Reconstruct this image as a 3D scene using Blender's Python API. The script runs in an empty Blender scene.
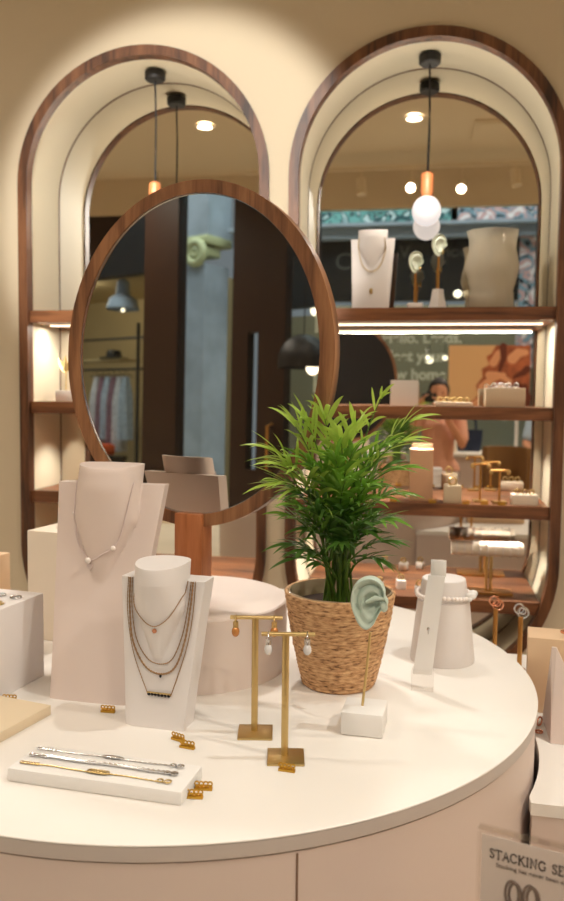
import bpy, bmesh, math, random
from mathutils import Vector, Matrix, noise
PI = math.pi
sc = bpy.context.scene
col = sc.collection
R = math.radians

# ------------------------------------------------------------------ materials
def lin(c):
    out = []
    for v in c[:3]:
        v /= 255.0
        out.append(v / 12.92 if v <= .04045 else ((v + .055) / 1.055) ** 2.4)
    return (*out, 1.0)

def mat(name, rgb, rough=.5, metal=0., trans=0., ior=1.45, emit=None, estr=0., bump=0., bscale=200., vary=0., vscale=6., sss=0., coat=0.):
    m = bpy.data.materials.new(name); m.use_nodes = True
    nt = m.node_tree; b = nt.nodes['Principled BSDF']
    b.inputs['Base Color'].default_value = lin(rgb)
    b.inputs['Roughness'].default_value = rough
    b.inputs['Metallic'].default_value = metal
    b.inputs['Transmission Weight'].default_value = trans
    b.inputs['IOR'].default_value = ior
    b.inputs['Coat Weight'].default_value = coat
    if sss:
        b.inputs['Subsurface Weight'].default_value = sss
        b.inputs['Subsurface Radius'].default_value = (.02, .02, .02)
    if emit:
        b.inputs['Emission Color'].default_value = lin(emit)
        b.inputs['Emission Strength'].default_value = estr
    tc = nt.nodes.new('ShaderNodeTexCoord')
    if bump:
        n = nt.nodes.new('ShaderNodeTexNoise'); n.inputs['Scale'].default_value = bscale
        n.inputs['Detail'].default_value = 4
        bp = nt.nodes.new('ShaderNodeBump'); bp.inputs['Strength'].default_value = bump
        bp.inputs['Distance'].default_value = .002
        nt.links.new(tc.outputs['Object'], n.inputs['Vector'])
        nt.links.new(n.outputs['Fac'], bp.inputs['Height'])
        nt.links.new(bp.outputs['Normal'], b.inputs['Normal'])
    if vary:
        n = nt.nodes.new('ShaderNodeTexNoise'); n.inputs['Scale'].default_value = vscale
        n.inputs['Detail'].default_value = 3
        r = nt.nodes.new('ShaderNodeValToRGB')
        c = lin(rgb)
        r.color_ramp.elements[0].position = .3; r.color_ramp.elements[1].position = .7
        r.color_ramp.elements[0].color = tuple(max(0, v * (1 - vary)) for v in c[:3]) + (1,)
        r.color_ramp.elements[1].color = tuple(min(1, v * (1 + vary)) for v in c[:3]) + (1,)
        nt.links.new(tc.outputs['Object'], n.inputs['Vector'])
        nt.links.new(n.outputs['Fac'], r.inputs['Fac'])
        nt.links.new(r.outputs['Color'], b.inputs['Base Color'])
    return m

def wood(name, dark, mid, light, scale=(26, 26, 2.2), rough=.42):
    m = bpy.data.materials.new(name); m.use_nodes = True
    nt = m.node_tree; b = nt.nodes['Principled BSDF']; b.inputs['Roughness'].default_value = rough
    tc = nt.nodes.new('ShaderNodeTexCoord'); mp = nt.nodes.new('ShaderNodeMapping')
    mp.inputs['Scale'].default_value = scale
    n = nt.nodes.new('ShaderNodeTexNoise'); n.inputs['Scale'].default_value = 1.; n.inputs['Detail'].default_value = 6
    n.inputs['Distortion'].default_value = .6
    n2 = nt.nodes.new('ShaderNodeTexNoise'); n2.inputs['Scale'].default_value = 7.; n2.inputs['Detail'].default_value = 4
    mx = nt.nodes.new('ShaderNodeMath'); mx.operation = 'MULTIPLY_ADD'; mx.inputs[1].default_value = .3
    r = nt.nodes.new('ShaderNodeValToRGB'); e = r.color_ramp.elements
    e[0].position = .44; e[0].color = lin(dark); e[1].position = .82; e[1].color = lin(light)
    k = e.new(.6); k.color = lin(mid)
    nt.links.new(tc.outputs['Object'], mp.inputs['Vector'])
    nt.links.new(mp.outputs['Vector'], n.inputs['Vector']); nt.links.new(mp.outputs['Vector'], n2.inputs['Vector'])
    nt.links.new(n2.outputs['Fac'], mx.inputs[0]); nt.links.new(n.outputs['Fac'], mx.inputs[2])
    nt.links.new(mx.outputs[0], r.inputs['Fac']); nt.links.new(r.outputs['Color'], b.inputs['Base Color'])
    return m

def clear(name, tint=(255, 255, 255), glossy=.08, rough=.02, facing=.5):
    """thin clear pane: transparent body with a fresnel-weighted reflection"""
    m = bpy.data.materials.new(name); m.use_nodes = True
    nt = m.node_tree; nt.nodes.clear()
    o = nt.nodes.new('ShaderNodeOutputMaterial'); mx = nt.nodes.new('ShaderNodeMixShader')
    t = nt.nodes.new('ShaderNodeBsdfTransparent'); t.inputs['Color'].default_value = lin(tint)
    g = nt.nodes.new('ShaderNodeBsdfGlossy'); g.inputs['Roughness'].default_value = rough
    lw = nt.nodes.new('ShaderNodeLayerWeight'); lw.inputs['Blend'].default_value = facing * .5
    ma = nt.nodes.new('ShaderNodeMath'); ma.operation = 'MULTIPLY_ADD'
    ma.inputs[1].default_value = facing; ma.inputs[2].default_value = glossy; ma.use_clamp = True
    nt.links.new(lw.outputs['Fresnel'], ma.inputs[0]); nt.links.new(ma.outputs[0], mx.inputs['Fac'])
    nt.links.new(t.outputs[0], mx.inputs[1]); nt.links.new(g.outputs[0], mx.inputs[2])
    nt.links.new(mx.outputs[0], o.inputs['Surface'])
    return m

def mirror(name, rgb=(236, 232, 224)):
    m = bpy.data.materials.new(name); m.use_nodes = True
    b = m.node_tree.nodes['Principled BSDF']
    b.inputs['Base Color'].default_value = lin(rgb); b.inputs['Metallic'].default_value = 1.
    b.inputs['Roughness'].default_value = .0
    return m

def mosaic(name, cols, scale):
    m = bpy.data.materials.new(name); m.use_nodes = True
    nt = m.node_tree; b = nt.nodes['Principled BSDF']; b.inputs['Roughness'].default_value = .6
    tc = nt.nodes.new('ShaderNodeTexCoord'); n = nt.nodes.new('ShaderNodeTexNoise')
    n.inputs['Scale'].default_value = scale; n.inputs['Detail'].default_value = 2; n.inputs['Distortion'].default_value = 1.6
    r = nt.nodes.new('ShaderNodeValToRGB'); r.color_ramp.interpolation = 'CONSTANT'; e = r.color_ramp.elements
    k = len(cols)
    e[0].position = 0; e[0].color = lin(cols[0]); e[1].position = .33 + .36 / (k - 1) * 1; e[1].color = lin(cols[1])
    for i in range(2, k):
        q = e.new(.33 + .36 / (k - 1) * i); q.color = lin(cols[i])
    nt.links.new(tc.outputs['Object'], n.inputs['Vector']); nt.links.new(n.outputs['Fac'], r.inputs['Fac'])
    nt.links.new(r.outputs['Color'], b.inputs['Base Color'])
    return m

def basket_mat():
    m = mat('woven rope', (176, 122, 72), .75)
    nt = m.node_tree; b = nt.nodes['Principled BSDF']
    tc = nt.nodes.new('ShaderNodeTexCoord'); mp = nt.nodes.new('ShaderNodeMapping'); mp.inputs['Scale'].default_value = (70, 70, 260)
    n = nt.nodes.new('ShaderNodeTexNoise'); n.inputs['Scale'].default_value = 1.; n.inputs['Detail'].default_value = 3
    r = nt.nodes.new('ShaderNodeValToRGB'); e = r.color_ramp.elements
    e[0].position = .28; e[0].color = lin((96, 64, 38)); e[1].position = .75; e[1].color = lin((226, 186, 140))
    k = e.new(.45); k.color = lin((188, 142, 98))
    nt.links.new(tc.outputs['Object'], mp.inputs['Vector']); nt.links.new(mp.outputs['Vector'], n.inputs['Vector'])
    nt.links.new(n.outputs['Fac'], r.inputs['Fac']); nt.links.new(r.outputs['Color'], b.inputs['Base Color'])
    bp = nt.nodes.new('ShaderNodeBump'); bp.inputs['Strength'].default_value = .7; bp.inputs['Distance'].default_value = .002
    nt.links.new(n.outputs['Fac'], bp.inputs['Height']); nt.links.new(bp.outputs['Normal'], b.inputs['Normal'])
    return m

M = dict(
    wall=mat('cream wall paint', (212, 196, 170), .85, bump=.05, bscale=60),
    ceiling=mat('ceiling paint', (222, 204, 174), .9),
    lining=mat('cream niche lining', (236, 224, 196), .6),
    floor=mat('beige stone floor', (204, 190, 170), .5, vary=.08, vscale=2),
    walnut=wood('walnut frame', (76, 48, 30), (124, 80, 50), (164, 114, 76)),
    walnut_arch=wood('walnut arch veneer', (50, 29, 17), (90, 54, 32), (126, 82, 52)),
    walnut_shelf=wood('walnut shelf', (70, 40, 23), (112, 68, 40), (146, 94, 58), (2.2, 22, 30)),
    walnut_post=wood('walnut post', (138, 78, 42), (176, 106, 62), (196, 124, 78), (30, 30, 2.)),
    mirror=mirror('silvered mirror'),
    top=mat('white satin counter top', (228, 221, 213), .38, vary=.015, vscale=3),
    edge=mat('counter edge band', (190, 178, 170), .5),
    pinkbase=mat('blush counter panel', (206, 187, 176), .5),
    seam=mat('brown seam', (120, 92, 72), .7),
    riser=mat('blush white riser', (220, 204, 194), .5),
    bust=mat('pale pink leatherette', (220, 201, 191), .5, bump=.06, bscale=500),
    bustw=mat('white leatherette', (224, 216, 212), .5, bump=.06, bscale=500),
    white=mat('white matte', (230, 225, 220), .5),
    offwhite=mat('warm white', (232, 216, 196), .55),
    peach=mat('peach card', (220, 186, 150), .6),
    beige=mat('beige board', (214, 194, 164), .6),
    pinkbox=mat('rose block', (214, 168, 132), .6),
    gold=mat('brushed gold', (206, 178, 122), .36, 1.),
    goldrough=mat('gold tag', (206, 160, 66), .35, 1.),
    bronze=mat('aged gold rod', (196, 146, 84), .35, 1.),
    rosegold=mat('rose gold', (222, 158, 128), .25, 1.),
    silver=mat('silver', (206, 204, 204), .22, 1.),
    pinksilver=mat('pink silver', (222, 204, 202), .3, .4),
    chain=mat('antique gold chain', (178, 142, 106), .35, .7),
    black=mat('black', (24, 22, 22), .5),
    onyx=mat('onyx', (34, 24, 22), .2),
    crystal=mat('crystal drop', (244, 240, 238), .06, 0, .25, coat=1.),
    pearl=mat('pearl', (240, 228, 220), .2, coat=.5),
    acrylic=clear('clear acrylic', (252, 251, 250), .02, .03, .25),
    basket=basket_mat(),
    liner=mat('basket liner film', (160, 140, 112), .25, coat=.5, bump=.5, bscale=40),
    soil=mat('soil', (46, 28, 18), .95, bump=.8, bscale=160),
    stem=mat('palm stem', (86, 118, 40), .5),
    leaf=mat('palm leaf', (118, 156, 66), .3, vary=.3, vscale=14),
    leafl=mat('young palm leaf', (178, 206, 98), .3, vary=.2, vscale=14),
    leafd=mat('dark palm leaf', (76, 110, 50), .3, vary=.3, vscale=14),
    sage=mat('sage silicone', (190, 204, 190), .45, sss=.3),
    palesage=mat('pale sage silicone', (222, 228, 212), .4, sss=.3),
    led=mat('led strip', (255, 240, 210), .5, emit=(255, 236, 200), estr=2.4),
    bulb=mat('opal bulb', (150, 150, 150), .4, emit=(255, 244, 240), estr=.72),
    lamp=mat('lit lens', (255, 255, 255), .3, emit=(255, 244, 224), estr=14.),
    smalllamp=mat('lit globe', (255, 255, 255), .3, emit=(255, 240, 214), estr=3.),
    trackwhite=mat('white track lamp', (222, 206, 178), .5),
    glass=clear('window glass', (246, 250, 248), .01, .0, .35),
    vase=None,
    frame=mat('dark brown window frame', (42, 26, 18), .4),
    vinyl=mat('white vinyl lettering', (238, 238, 230), .5),
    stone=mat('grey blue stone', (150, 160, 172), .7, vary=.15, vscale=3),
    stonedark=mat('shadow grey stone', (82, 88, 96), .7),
    volute=mat('greenish gilt', (178, 182, 142), .45),
    fascia=mat('dark fascia', (28, 24, 22), .5),
    faint=mat('faded fascia letters', (92, 90, 84), .6),
    shopwall=mat('pale shop wall', (150, 148, 128), .8),
    shopcream=mat('cream shop wall', (200, 176, 128), .8),
    mosaic_teal=mosaic('teal mosaic', [(60, 96, 96), (110, 168, 164), (38, 78, 84), (196, 214, 214), (84, 130, 140)], 4.),
    mosaic_pink=mosaic('pink mosaic', [(232, 222, 220), (206, 160, 158), (130, 156, 170), (30, 36, 46), (236, 234, 232)], 4.),
    skin=mat('skin', (206, 146, 112), .5, sss=.1),
    hair=mat('dark hair', (34, 22, 18), .5),
    peachtop=mat('peach top', (216, 158, 132), .8),
    bluetop=mat('light blue top', (176, 200, 224), .8),
    denim=mat('navy denim', (36, 46, 74), .8),
    navy=mat('navy canvas', (30, 40, 62), .8),
    shoe=mat('black shoe', (24, 22, 22), .5),
    eye=mat('eye', (30, 20, 16), .2),
    chairf=mat('tan brown upholstery', (134, 98, 58), .7),
    paper=mat('sign paper', (228, 216, 208), .7),
    ink=mat('sign ink', (70, 58, 54), .7),
    inkgrey=mat('printed ring grey', (134, 118, 108), .7),
    photoskin=mat('poster skin tone', (168, 92, 56), .7, vary=.3, vscale=14),
    photodark=mat('poster shadow tone', (104, 48, 28), .7),
    photolight=mat('poster light tone', (226, 160, 116), .7),
    posterbeige=mat('poster beige', (222, 176, 124), .7),
    cloth1=mat('white print cloth', (206, 204, 206), .8, vary=.3, vscale=30),
    cloth2=mat('mauve print cloth', (140, 104, 116), .8, vary=.5, vscale=30),
    cloth3=mat('pale blue cloth', (176, 190, 204), .8, vary=.2, vscale=20),
    orange=mat('orange cloth', (222, 84, 34), .7),
)

def milky():
    m = mat('pressed glass', (236, 230, 218), .08, bump=1., bscale=24)
    nt = m.node_tree; b = nt.nodes['Principled BSDF']; o = nt.nodes['Material Output']
    t = nt.nodes.new('ShaderNodeBsdfTransparent'); t.inputs['Color'].default_value = lin((250, 246, 238))
    tl = nt.nodes.new('ShaderNodeBsdfTranslucent'); tl.inputs['Color'].default_value = lin((236, 230, 214))
    m1 = nt.nodes.new('ShaderNodeMixShader'); m1.inputs['Fac'].default_value = .30
    m2 = nt.nodes.new('ShaderNodeMixShader'); m2.inputs['Fac'].default_value = .62
    nt.links.new(b.outputs[0], m1.inputs[1]); nt.links.new(tl.outputs[0], m1.inputs[2])
    nt.links.new(m1.outputs[0], m2.inputs[1]); nt.links.new(t.outputs[0], m2.inputs[2])
    nt.links.new(m2.outputs[0], o.inputs['Surface'])
    return m
M['vase'] = milky()
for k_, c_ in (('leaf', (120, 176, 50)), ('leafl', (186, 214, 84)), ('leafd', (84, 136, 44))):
    nt = M[k_].node_tree; b = nt.nodes['Principled BSDF']; o = nt.nodes['Material Output']
    tl = nt.nodes.new('ShaderNodeBsdfTranslucent'); tl.inputs['Color'].default_value = lin(c_)
    mx_ = nt.nodes.new('ShaderNodeMixShader'); mx_.inputs['Fac'].default_value = .35
    nt.links.new(b.outputs[0], mx_.inputs[1]); nt.links.new(tl.outputs[0], mx_.inputs[2]); nt.links.new(mx_.outputs[0], o.inputs['Surface'])

# ------------------------------------------------------------------ mesh builder
class MB:
    def __init__(s): s.v = []; s.f = []
    def add(s, verts, faces, X=None):
        b = len(s.v)
        s.v += [(X @ Vector(p)) if X is not None else Vector(p) for p in verts]
        s.f += [tuple(b + i for i in f) for f in faces]; return s
    def frombm(s, bm, X=None):
        bm.verts.ensure_lookup_table(); bm.verts.index_update()
        s.add([v.co.copy() for v in bm.verts], [[v.index for v in f.verts] for f in bm.faces], X); bm.free(); return s
    def box(s, c, d, rz=0, bev=0, X=None, seg=2):
        bm = bmesh.new(); bmesh.ops.create_cube(bm, size=1.)
        for v in bm.verts: v.co = Vector((v.co.x * d[0], v.co.y * d[1], v.co.z * d[2]))
        if bev: bmesh.ops.bevel(bm, geom=bm.edges[:], offset=bev, segments=seg, profile=.5, affect='EDGES')
        T = Matrix.Translation(c) @ Matrix.Rotation(rz, 4, 'Z')
        return s.frombm(bm, (X @ T) if X is not None else T)
    def lathe(s, prof, n=32, c=(0, 0, 0), X=None, sx=1., sy=1., wob=None):
        v = []; f = []; rings = []
        for i, (r, z) in enumerate(prof):
            if r < 1e-6: rings.append([len(v)]); v.append((c[0], c[1], c[2] + z)); continue
            ring = []
            for k in range(n):
                a = 2 * PI * k / n; rr = r * (wob(a, z) if wob else 1)
                ring.append(len(v)); v.append((c[0] + rr * math.cos(a) * sx, c[1] + rr * math.sin(a) * sy, c[2] + z))
            rings.append(ring)
        for A, B in zip(rings, rings[1:]):
            if len(A) == 1 and len(B) == 1: continue
            for k in range(n):
                k2 = (k + 1) % n
                if len(A) == 1: f.append((A[0], B[k2], B[k]))
                elif len(B) == 1: f.append((A[k], A[k2], B[0]))
                else: f.append((A[k], A[k2], B[k2], B[k]))
        return s.add(v, f, X)
    def cyl(s, c, r, h, n=24, X=None, bev=0.):
        p = [(0, 0), (r - bev, 0), (r, bev), (r, h - bev), (r - bev, h), (0, h)] if bev else [(0, 0), (r, 0), (r, h), (0, h)]
        return s.lathe(p, n, c, X)
    def ell(s, c, r, n=16, m=10, X=None):
        prof = [(math.sin(PI * i / m), -math.cos(PI * i / m)) for i in range(m + 1)]
        prof[0] = (0, -1); prof[-1] = (0, 1)
        T = Matrix.Translation(c) @ Matrix.Diagonal((*r, 1))
        return s.lathe(prof, n, X=(X @ T) if X is not None else T)
    def tube(s, pts, r, n=8, closed=False, X=None, roundcap=False):
        P = [Vector(p) for p in pts]
        rs = list(r) if isinstance(r, (list, tuple)) else [r] * len(P)
        if roundcap and not closed:
            d0 = (P[0] - P[1]).normalized(); d1 = (P[-1] - P[-2]).normalized()
            A = [(P[0] + d0 * rs[0] * math.sin(t), rs[0] * math.cos(t)) for t in (1.45, 1.1, .7, .35)]
            B = [(P[-1] + d1 * rs[-1] * math.sin(t), rs[-1] * math.cos(t)) for t in (.35, .7, 1.1, 1.45)]
            P = [a for a, _ in A] + P + [b for b, _ in B]; rs = [q for _, q in A] + rs + [q for _, q in B]
        L = len(P); up = None; v = []; f = []
        for i in range(L):
            t = (P[(i + 1) % L] - P[i - 1]) if closed or 0 < i < L - 1 else (P[1] - P[0] if i == 0 else P[-1] - P[-2])
            t = t.normalized() if t.length > 1e-9 else Vector((0, 0, 1))
            if up is None:
                up = Vector((0, 0, 1)) if abs(t.z) < .9 else Vector((1, 0, 0))
            up = (up - t * up.dot(t)); up = up.normalized() if up.length > 1e-6 else t.orthogonal().normalized()
            w = t.cross(up)
            for k in range(n):
                a = 2 * PI * k / n
                v.append(P[i] + (up * math.cos(a) + w * math.sin(a)) * rs[i])
        for i in range(L if closed else L - 1):
            j = (i + 1) % L
            for k in range(n):
                k2 = (k + 1) % n
                f.append((i * n + k, i * n + k2, j * n + k2, j * n + k))
        if not closed:
            f.append(tuple(reversed(range(n)))); f.append(tuple(range((L - 1) * n, L * n)))
        return s.add(v, f, X)
    def ring(s, c, R_, r, axis='Z', n=28, m=8, X=None):
        T = Matrix.Translation(c)
        if axis == 'Y': T = T @ Matrix.Rotation(PI / 2, 4, 'X')
        if axis == 'X': T = T @ Matrix.Rotation(PI / 2, 4, 'Y')
        return s.tube([(R_ * math.cos(2 * PI * k / n), R_ * math.sin(2 * PI * k / n), 0) for k in range(n)], r, m, True, (X @ T) if X is not None else T)
    def prism(s, poly, z0, z1, X=None):
        n = len(poly)
        v = [(p[0], p[1], z0) for p in poly] + [(p[0], p[1], z1) for p in poly]
        f = [tuple(reversed(range(n))), tuple(range(n, 2 * n))] + [(i, (i + 1) % n, n + (i + 1) % n, n + i) for i in range(n)]
        return s.add(v, f, X)
    def loft(s, rings, cap=True, X=None):
        n = len(rings[0]); v = [p for r_ in rings for p in r_]; f = []
        for i in range(len(rings) - 1):
            for k in range(n):
                k2 = (k + 1) % n; f.append((i * n + k, i * n + k2, (i + 1) * n + k2, (i + 1) * n + k))
        if cap: f.append(tuple(reversed(range(n)))); f.append(tuple(range((len(rings) - 1) * n, len(rings) * n)))
        return s.add(v, f, X)
    def band(s, outer, inner, y0, y1):
        """closed outline pair in x,z swept from y0 to y1: a frame"""
        n = len(outer)
        v = [(p[0], y0, p[1]) for p in outer] + [(p[0], y0, p[1]) for p in inner] + [(p[0], y1, p[1]) for p in outer] + [(p[0], y1, p[1]) for p in inner]
        f = []
        for i in range(n):
            j = (i + 1) % n
            f += [(i, j, n + j, n + i), (2 * n + j, 2 * n + i, 3 * n + i, 3 * n + j), (j, i, 2 * n + i, 2 * n + j), (n + i, n + j, 3 * n + j, 3 * n + i)]
        return s.add(v, f)
    def text(s, body, size, ext, X, align='LEFT', bold=0.):
        cu = bpy.data.curves.new('lettering', 'FONT'); cu.body = body; cu.size = size; cu.extrude = ext
        cu.align_x = align; cu.offset = bold
        o = bpy.data.objects.new('lettering', cu); col.objects.link(o)
        dg = bpy.context.evaluated_depsgraph_get(); me = o.evaluated_get(dg).to_mesh()
        s.add([v.co.copy() for v in me.vertices], [tuple(p.vertices) for p in me.polygons], X)
        o.evaluated_get(dg).to_mesh_clear(); bpy.data.objects.remove(o); bpy.data.curves.remove(cu)
        return s

def obj(name, mb, m, parent=None, loc=None, rz=0, sharp=35, mats=None):
    me = bpy.data.meshes.new(name); me.from_pydata([tuple(v) for v in mb.v], [], mb.f)
    bm = bmesh.new(); bm.from_mesh(me); bmesh.ops.recalc_face_normals(bm, faces=bm.faces); bm.to_mesh(me); bm.free()
    me.materials.append(m)
    for p in me.polygons: p.use_smooth = True
    me.set_sharp_from_angle(angle=R(sharp))
    o = bpy.data.objects.new(name, me); col.objects.link(o)
    if parent: o.parent = parent
    if loc is not None: o.location = loc
    o.rotation_euler.z = rz
    return o

def tag(o, label=None, cat=None, group=None, kind=None):
    if label: o['label'] = label
    if cat: o['category'] = cat
    if group: o['group'] = group
    if kind: o['kind'] = kind
    return o

def thing(name, label, cat, loc=(0, 0, 0), rz=0, group=None):
    o = bpy.data.objects.new(name, None); col.objects.link(o); o.empty_display_size = .05
    o.location = loc; o.rotation_euler.z = rz
    return tag(o, label, cat, group)

def single(name, mb, m, label, cat, loc=(0, 0, 0), rz=0, group=None):
    return tag(obj(name, mb, m, None, loc, rz), label, cat, group)

def struct(name, mb, m): return tag(obj(name, mb, m), kind='structure')

def kids(o): return [c for c in bpy.data.objects if c.parent == o]
def dup(o, loc, rz=None, label=None, group=None):
    c = o.copy(); col.objects.link(c); c.location = loc
    if rz is not None: c.rotation_euler.z = rz
    if label: c['label'] = label
    if group: c['group'] = group
    for ch in kids(o):
        d = ch.copy(); col.objects.link(d); d.parent = c
        for g in kids(ch):
            e = g.copy(); col.objects.link(e); e.parent = d
    return c

# ------------------------------------------------------------------ the room
CEIL = 3.95; XL, XR = -7.6, 2.7; YW, YB = -2.5, 3.0
struct('floor', MB().box(((XL + XR) / 2, .3, -.05), (XR - XL, 6.2, .1)), M['floor'])
struct('ceiling', MB().box(((XL + XR) / 2, .25, CEIL + .05), (XR - XL, 5.7, .1)), M['ceiling'])
struct('wall_left', MB().box((XL - .05, .25, CEIL / 2), (.1, 5.7, CEIL)), M['wall'])
struct('wall_right', MB().box((XR + .05, .25, CEIL / 2), (.1, 5.7, CEIL)), M['wall'])

ZT, ZB = 2.2994, .905                     # centres of the niches' upper and lower half circles
def stadium(xc, r, n=40):
    p = [(xc + r * math.cos(PI * k / n), ZT + r * math.sin(PI * k / n)) for k in range(n + 1)]
    p += [(xc + r * math.cos(PI + PI * k / n), ZB + r * math.sin(PI + PI * k / n)) for k in range(n + 1)]
    return p
def half_width(z, r):
    if z > ZT: return math.sqrt(max(0, r * r - (z - ZT) ** 2))
    if z < ZB: return math.sqrt(max(0, r * r - (ZB - z) ** 2))
    return r
NX = (-1.0794, -.0172)

def wall_with_holes():
    cu = bpy.data.curves.new('w', 'CURVE'); cu.dimensions = '2D'; cu.fill_mode = 'BOTH'; cu.extrude = .17
    for pts in ([(XL, 0), (XR, 0), (XR, CEIL), (XL, CEIL)], stadium(NX[0], .478), stadium(NX[1], .478)):
        sp = cu.splines.new('POLY'); sp.points.add(len(pts) - 1); sp.use_cyclic_u = True
        for q, p in zip(sp.points, pts): q.co = (p[0], p[1], 0, 1)
    o = bpy.data.objects.new('w', cu); col.objects.link(o)
    dg = bpy.context.evaluated_depsgraph_get(); me = o.evaluated_get(dg).to_mesh()
    X = Matrix.Translation((0, YB + .17, 0)) @ Matrix.Rotation(PI / 2, 4, 'X')
    mb = MB().add([v.co.copy() for v in me.vertices], [tuple(p.vertices) for p in me.polygons], X)
    o.evaluated_get(dg).to_mesh_clear(); bpy.data.objects.remove(o); bpy.data.curves.remove(cu)
    return mb
struct('wall_back', wall_with_holes(), M['wall'])

# the two arched niches: walnut frame, cream lining, mirror, four shelves
YM = 3.2842
SHELF = (1.82, 1.465, 1.112, .765)
def niche(xc, label):
    t = thing('arched_niche', label, 'display niche', (xc, YB, .41), 0, 'arched display niches in the wall')
    def loc(mb):
        for v in mb.v: v.x -= xc; v.y -= YB; v.z -= .41
        return mb
    obj('frame', loc(MB().band(stadium(xc, .4946), stadium(xc, .4585), YB - .016, YB + .03)), M['walnut_arch'], t)
    obj('lining', loc(MB().band(stadium(xc, .4765), stadium(xc, .4645), YB + .03, YM - .002)), M['lining'], t)
    obj('mirror_edge', loc(MB().band(stadium(xc, .4643), stadium(xc, .4633), YM - .006, YM - .0005)), M['seam'], t)
    n = MB(); p = stadium(xc, .4645)
    n.add([(q[0], YM, q[1]) for q in p] + [(q[0], YM + .006, q[1]) for q in p], [tuple(range(len(p))), tuple(reversed(range(len(p), 2 * len(p))))] + [(i, (i + 1) % len(p), len(p) + (i + 1) % len(p), len(p) + i) for i in range(len(p))])
    obj('mirror_panel', loc(n), M['mirror'], t)
    for i, z in enumerate(SHELF):
        w0 = half_width(z, .4575) - .0005; w1 = half_width(z - .046, .4575) - .0005
        y0, y1 = YB + .002, YM - .001
        q = [(xc - w0, y0, z), (xc + w0, y0, z), (xc + w0, y1, z), (xc - w0, y1, z)]
        q += [(xc - w1, y0, z - .046), (xc + w1, y0, z - .046), (xc + w1, y1, z - .046), (xc - w1, y1, z - .046)]
        sh = obj('shelf', loc(MB().add(q, [(0, 1, 2, 3), (7, 6, 5, 4), (0, 4, 5, 1), (1, 5, 6, 2), (2, 6, 7, 3), (3, 7, 4, 0)])), M['walnut_shelf'], t)
        if i == 0:
            obj('led_strip', loc(MB().box((xc, YB + .125, z - .050), (.86, .005, .006))), M['led'], sh)
        elif i < 3:
            for dx in (-.31, .0, .31):
                obj('downlight', loc(MB().cyl((xc + dx, YB + .14, z - .0495), .012, .0035, 16)), M['led'], sh)
    return t
niche(NX[0], 'arched walnut-framed shelf niche behind the round table mirror, on the left of the wall')
niche(NX[1], 'arched walnut-framed shelf niche behind the potted palm, holding the glass vase')

def light(kind, name, loc, energy, color, target=None, **kw):
    d = bpy.data.lights.new(name, kind); d.energy = energy; d.color = color
    for k, v in kw.items(): setattr(d, k, v)
    o = bpy.data.objects.new(name, d); col.objects.link(o); o.location = loc
    if target is not None:
        o.rotation_euler = (Vector(target) - Vector(loc)).to_track_quat('-Z', 'Y').to_euler()
    return o
WARM = (1., .93, .82); NEUT = (1., .95, .88); COOL = (.95, 1., .97)
for xc in NX:
    light('AREA', 'shelf_led_light', (xc, YB + .125, SHELF[0] - .056), 4.5, WARM, (xc, YB + .125, 0), shape='RECTANGLE', size=.86, size_y=.012)
    for z in SHELF[1:3]:
        for dx in (-.31, .0, .31):
            light('SPOT', 'shelf_downlight', (xc + dx, YB + .14, z - .056), 7., WARM, (xc + dx, YB + .15, 0), spot_size=R(110), spot_blend=.8, shadow_soft_size=.012)

# pendant lamps hung from the niche soffits
def pendant(xc, dx, label):
    x = xc + dx; zt = ZT + math.sqrt(.4645 ** 2 - dx ** 2) - .004
    t = thing('pendant_lamp', label, 'pendant lamp', (x, 3.145, 2.07), 0, 'pendant lamps in the niches')
    obj('canopy', MB().cyl((0, 0, zt - 2.07 - .038), .040, .038, 32, bev=.006), M['black'], t)
    obj('cord', MB().tube([(0, 0, zt - 2.07 - .036), (.004, 0, .5), (0, 0, .25)], .0035, 8), M['black'], t)
    obj('lamp_holder', MB().lathe([(0, .262), (.018, .262), (.024, .256), (.025, .19), (.020, .175), (0, .175)], 28), M['walnut_post'], t)
    obj('bulb', MB().ell((0, 0, .122), (.054, .054, .056), 28, 18), M['bulb'], t)
    light('POINT', 'pendant_light', (x, 2.95, 2.296), 4., WARM, shadow_soft_size=.03)
pendant(NX[1], .002, 'pendant lamp with white globe bulb hanging above the necklace bust in the palm-side niche')
pendant(NX[0], .006, 'pendant lamp hanging behind the top of the round table mirror')

# ------------------------------------------------------------------ front wall, window and arcade behind the viewer
struct('wall_front', MB().box(((XL + XR) / 2, YW - .05, 3.75), (XR - XL, .1, .42)).box(((XL + XR) / 2, YW - .05, .15), (XR - XL, .1, .3)), M['wall'])
posts = [(XL + .1, .2), (-4.84, .44), (-1.24, .09), (1.16, .09), (XR - .06, .1)]
for i, (x, w) in enumerate(posts):
    struct('trim_%d' % (i + 1), MB().box((x, YW - .05, 1.92), (w, .12, 3.24)), M['frame'])
dr = MB()
dr.box((-3.874, YW - .05, 1.92), (.182, .09, 3.24)).box((-3.528, YW - .05, 1.92), (.289, .09, 3.24)).box((-3.728, YW - .05, .65), (.11, .09, .7)).box((-3.728, YW - .05, 2.86), (.11, .09, 1.36))
d1 = struct('door_1', dr, M['frame'])
obj('door_glass', MB().box((-3.728, YW - .05, 1.59), (.11, .012, 1.18)), M['glass'], d1)
obj('handle', MB().tube([(-3.50, YW - .006, 1.0), (-3.50, YW + .06, 1.02), (-3.50, YW + .06, 1.38), (-3.50, YW - .006, 1.4)], .012, 10), M['bronze'], d1)
for i, (a, b) in enumerate(((XL + .2, -5.065), (-4.615, -3.97), (-3.38, -1.285), (-1.195, 1.115), (1.205, XR - .11))):
    struct('window_%d' % (i + 1), MB().box(((a + b) / 2, YW - .05, 1.92), (b - a, .01, 3.24)), M['glass'])
XT = lambda x, z: Matrix.Translation((x, YW - .058, z)) @ Matrix.Rotation(PI / 2, 4, 'X')
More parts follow.
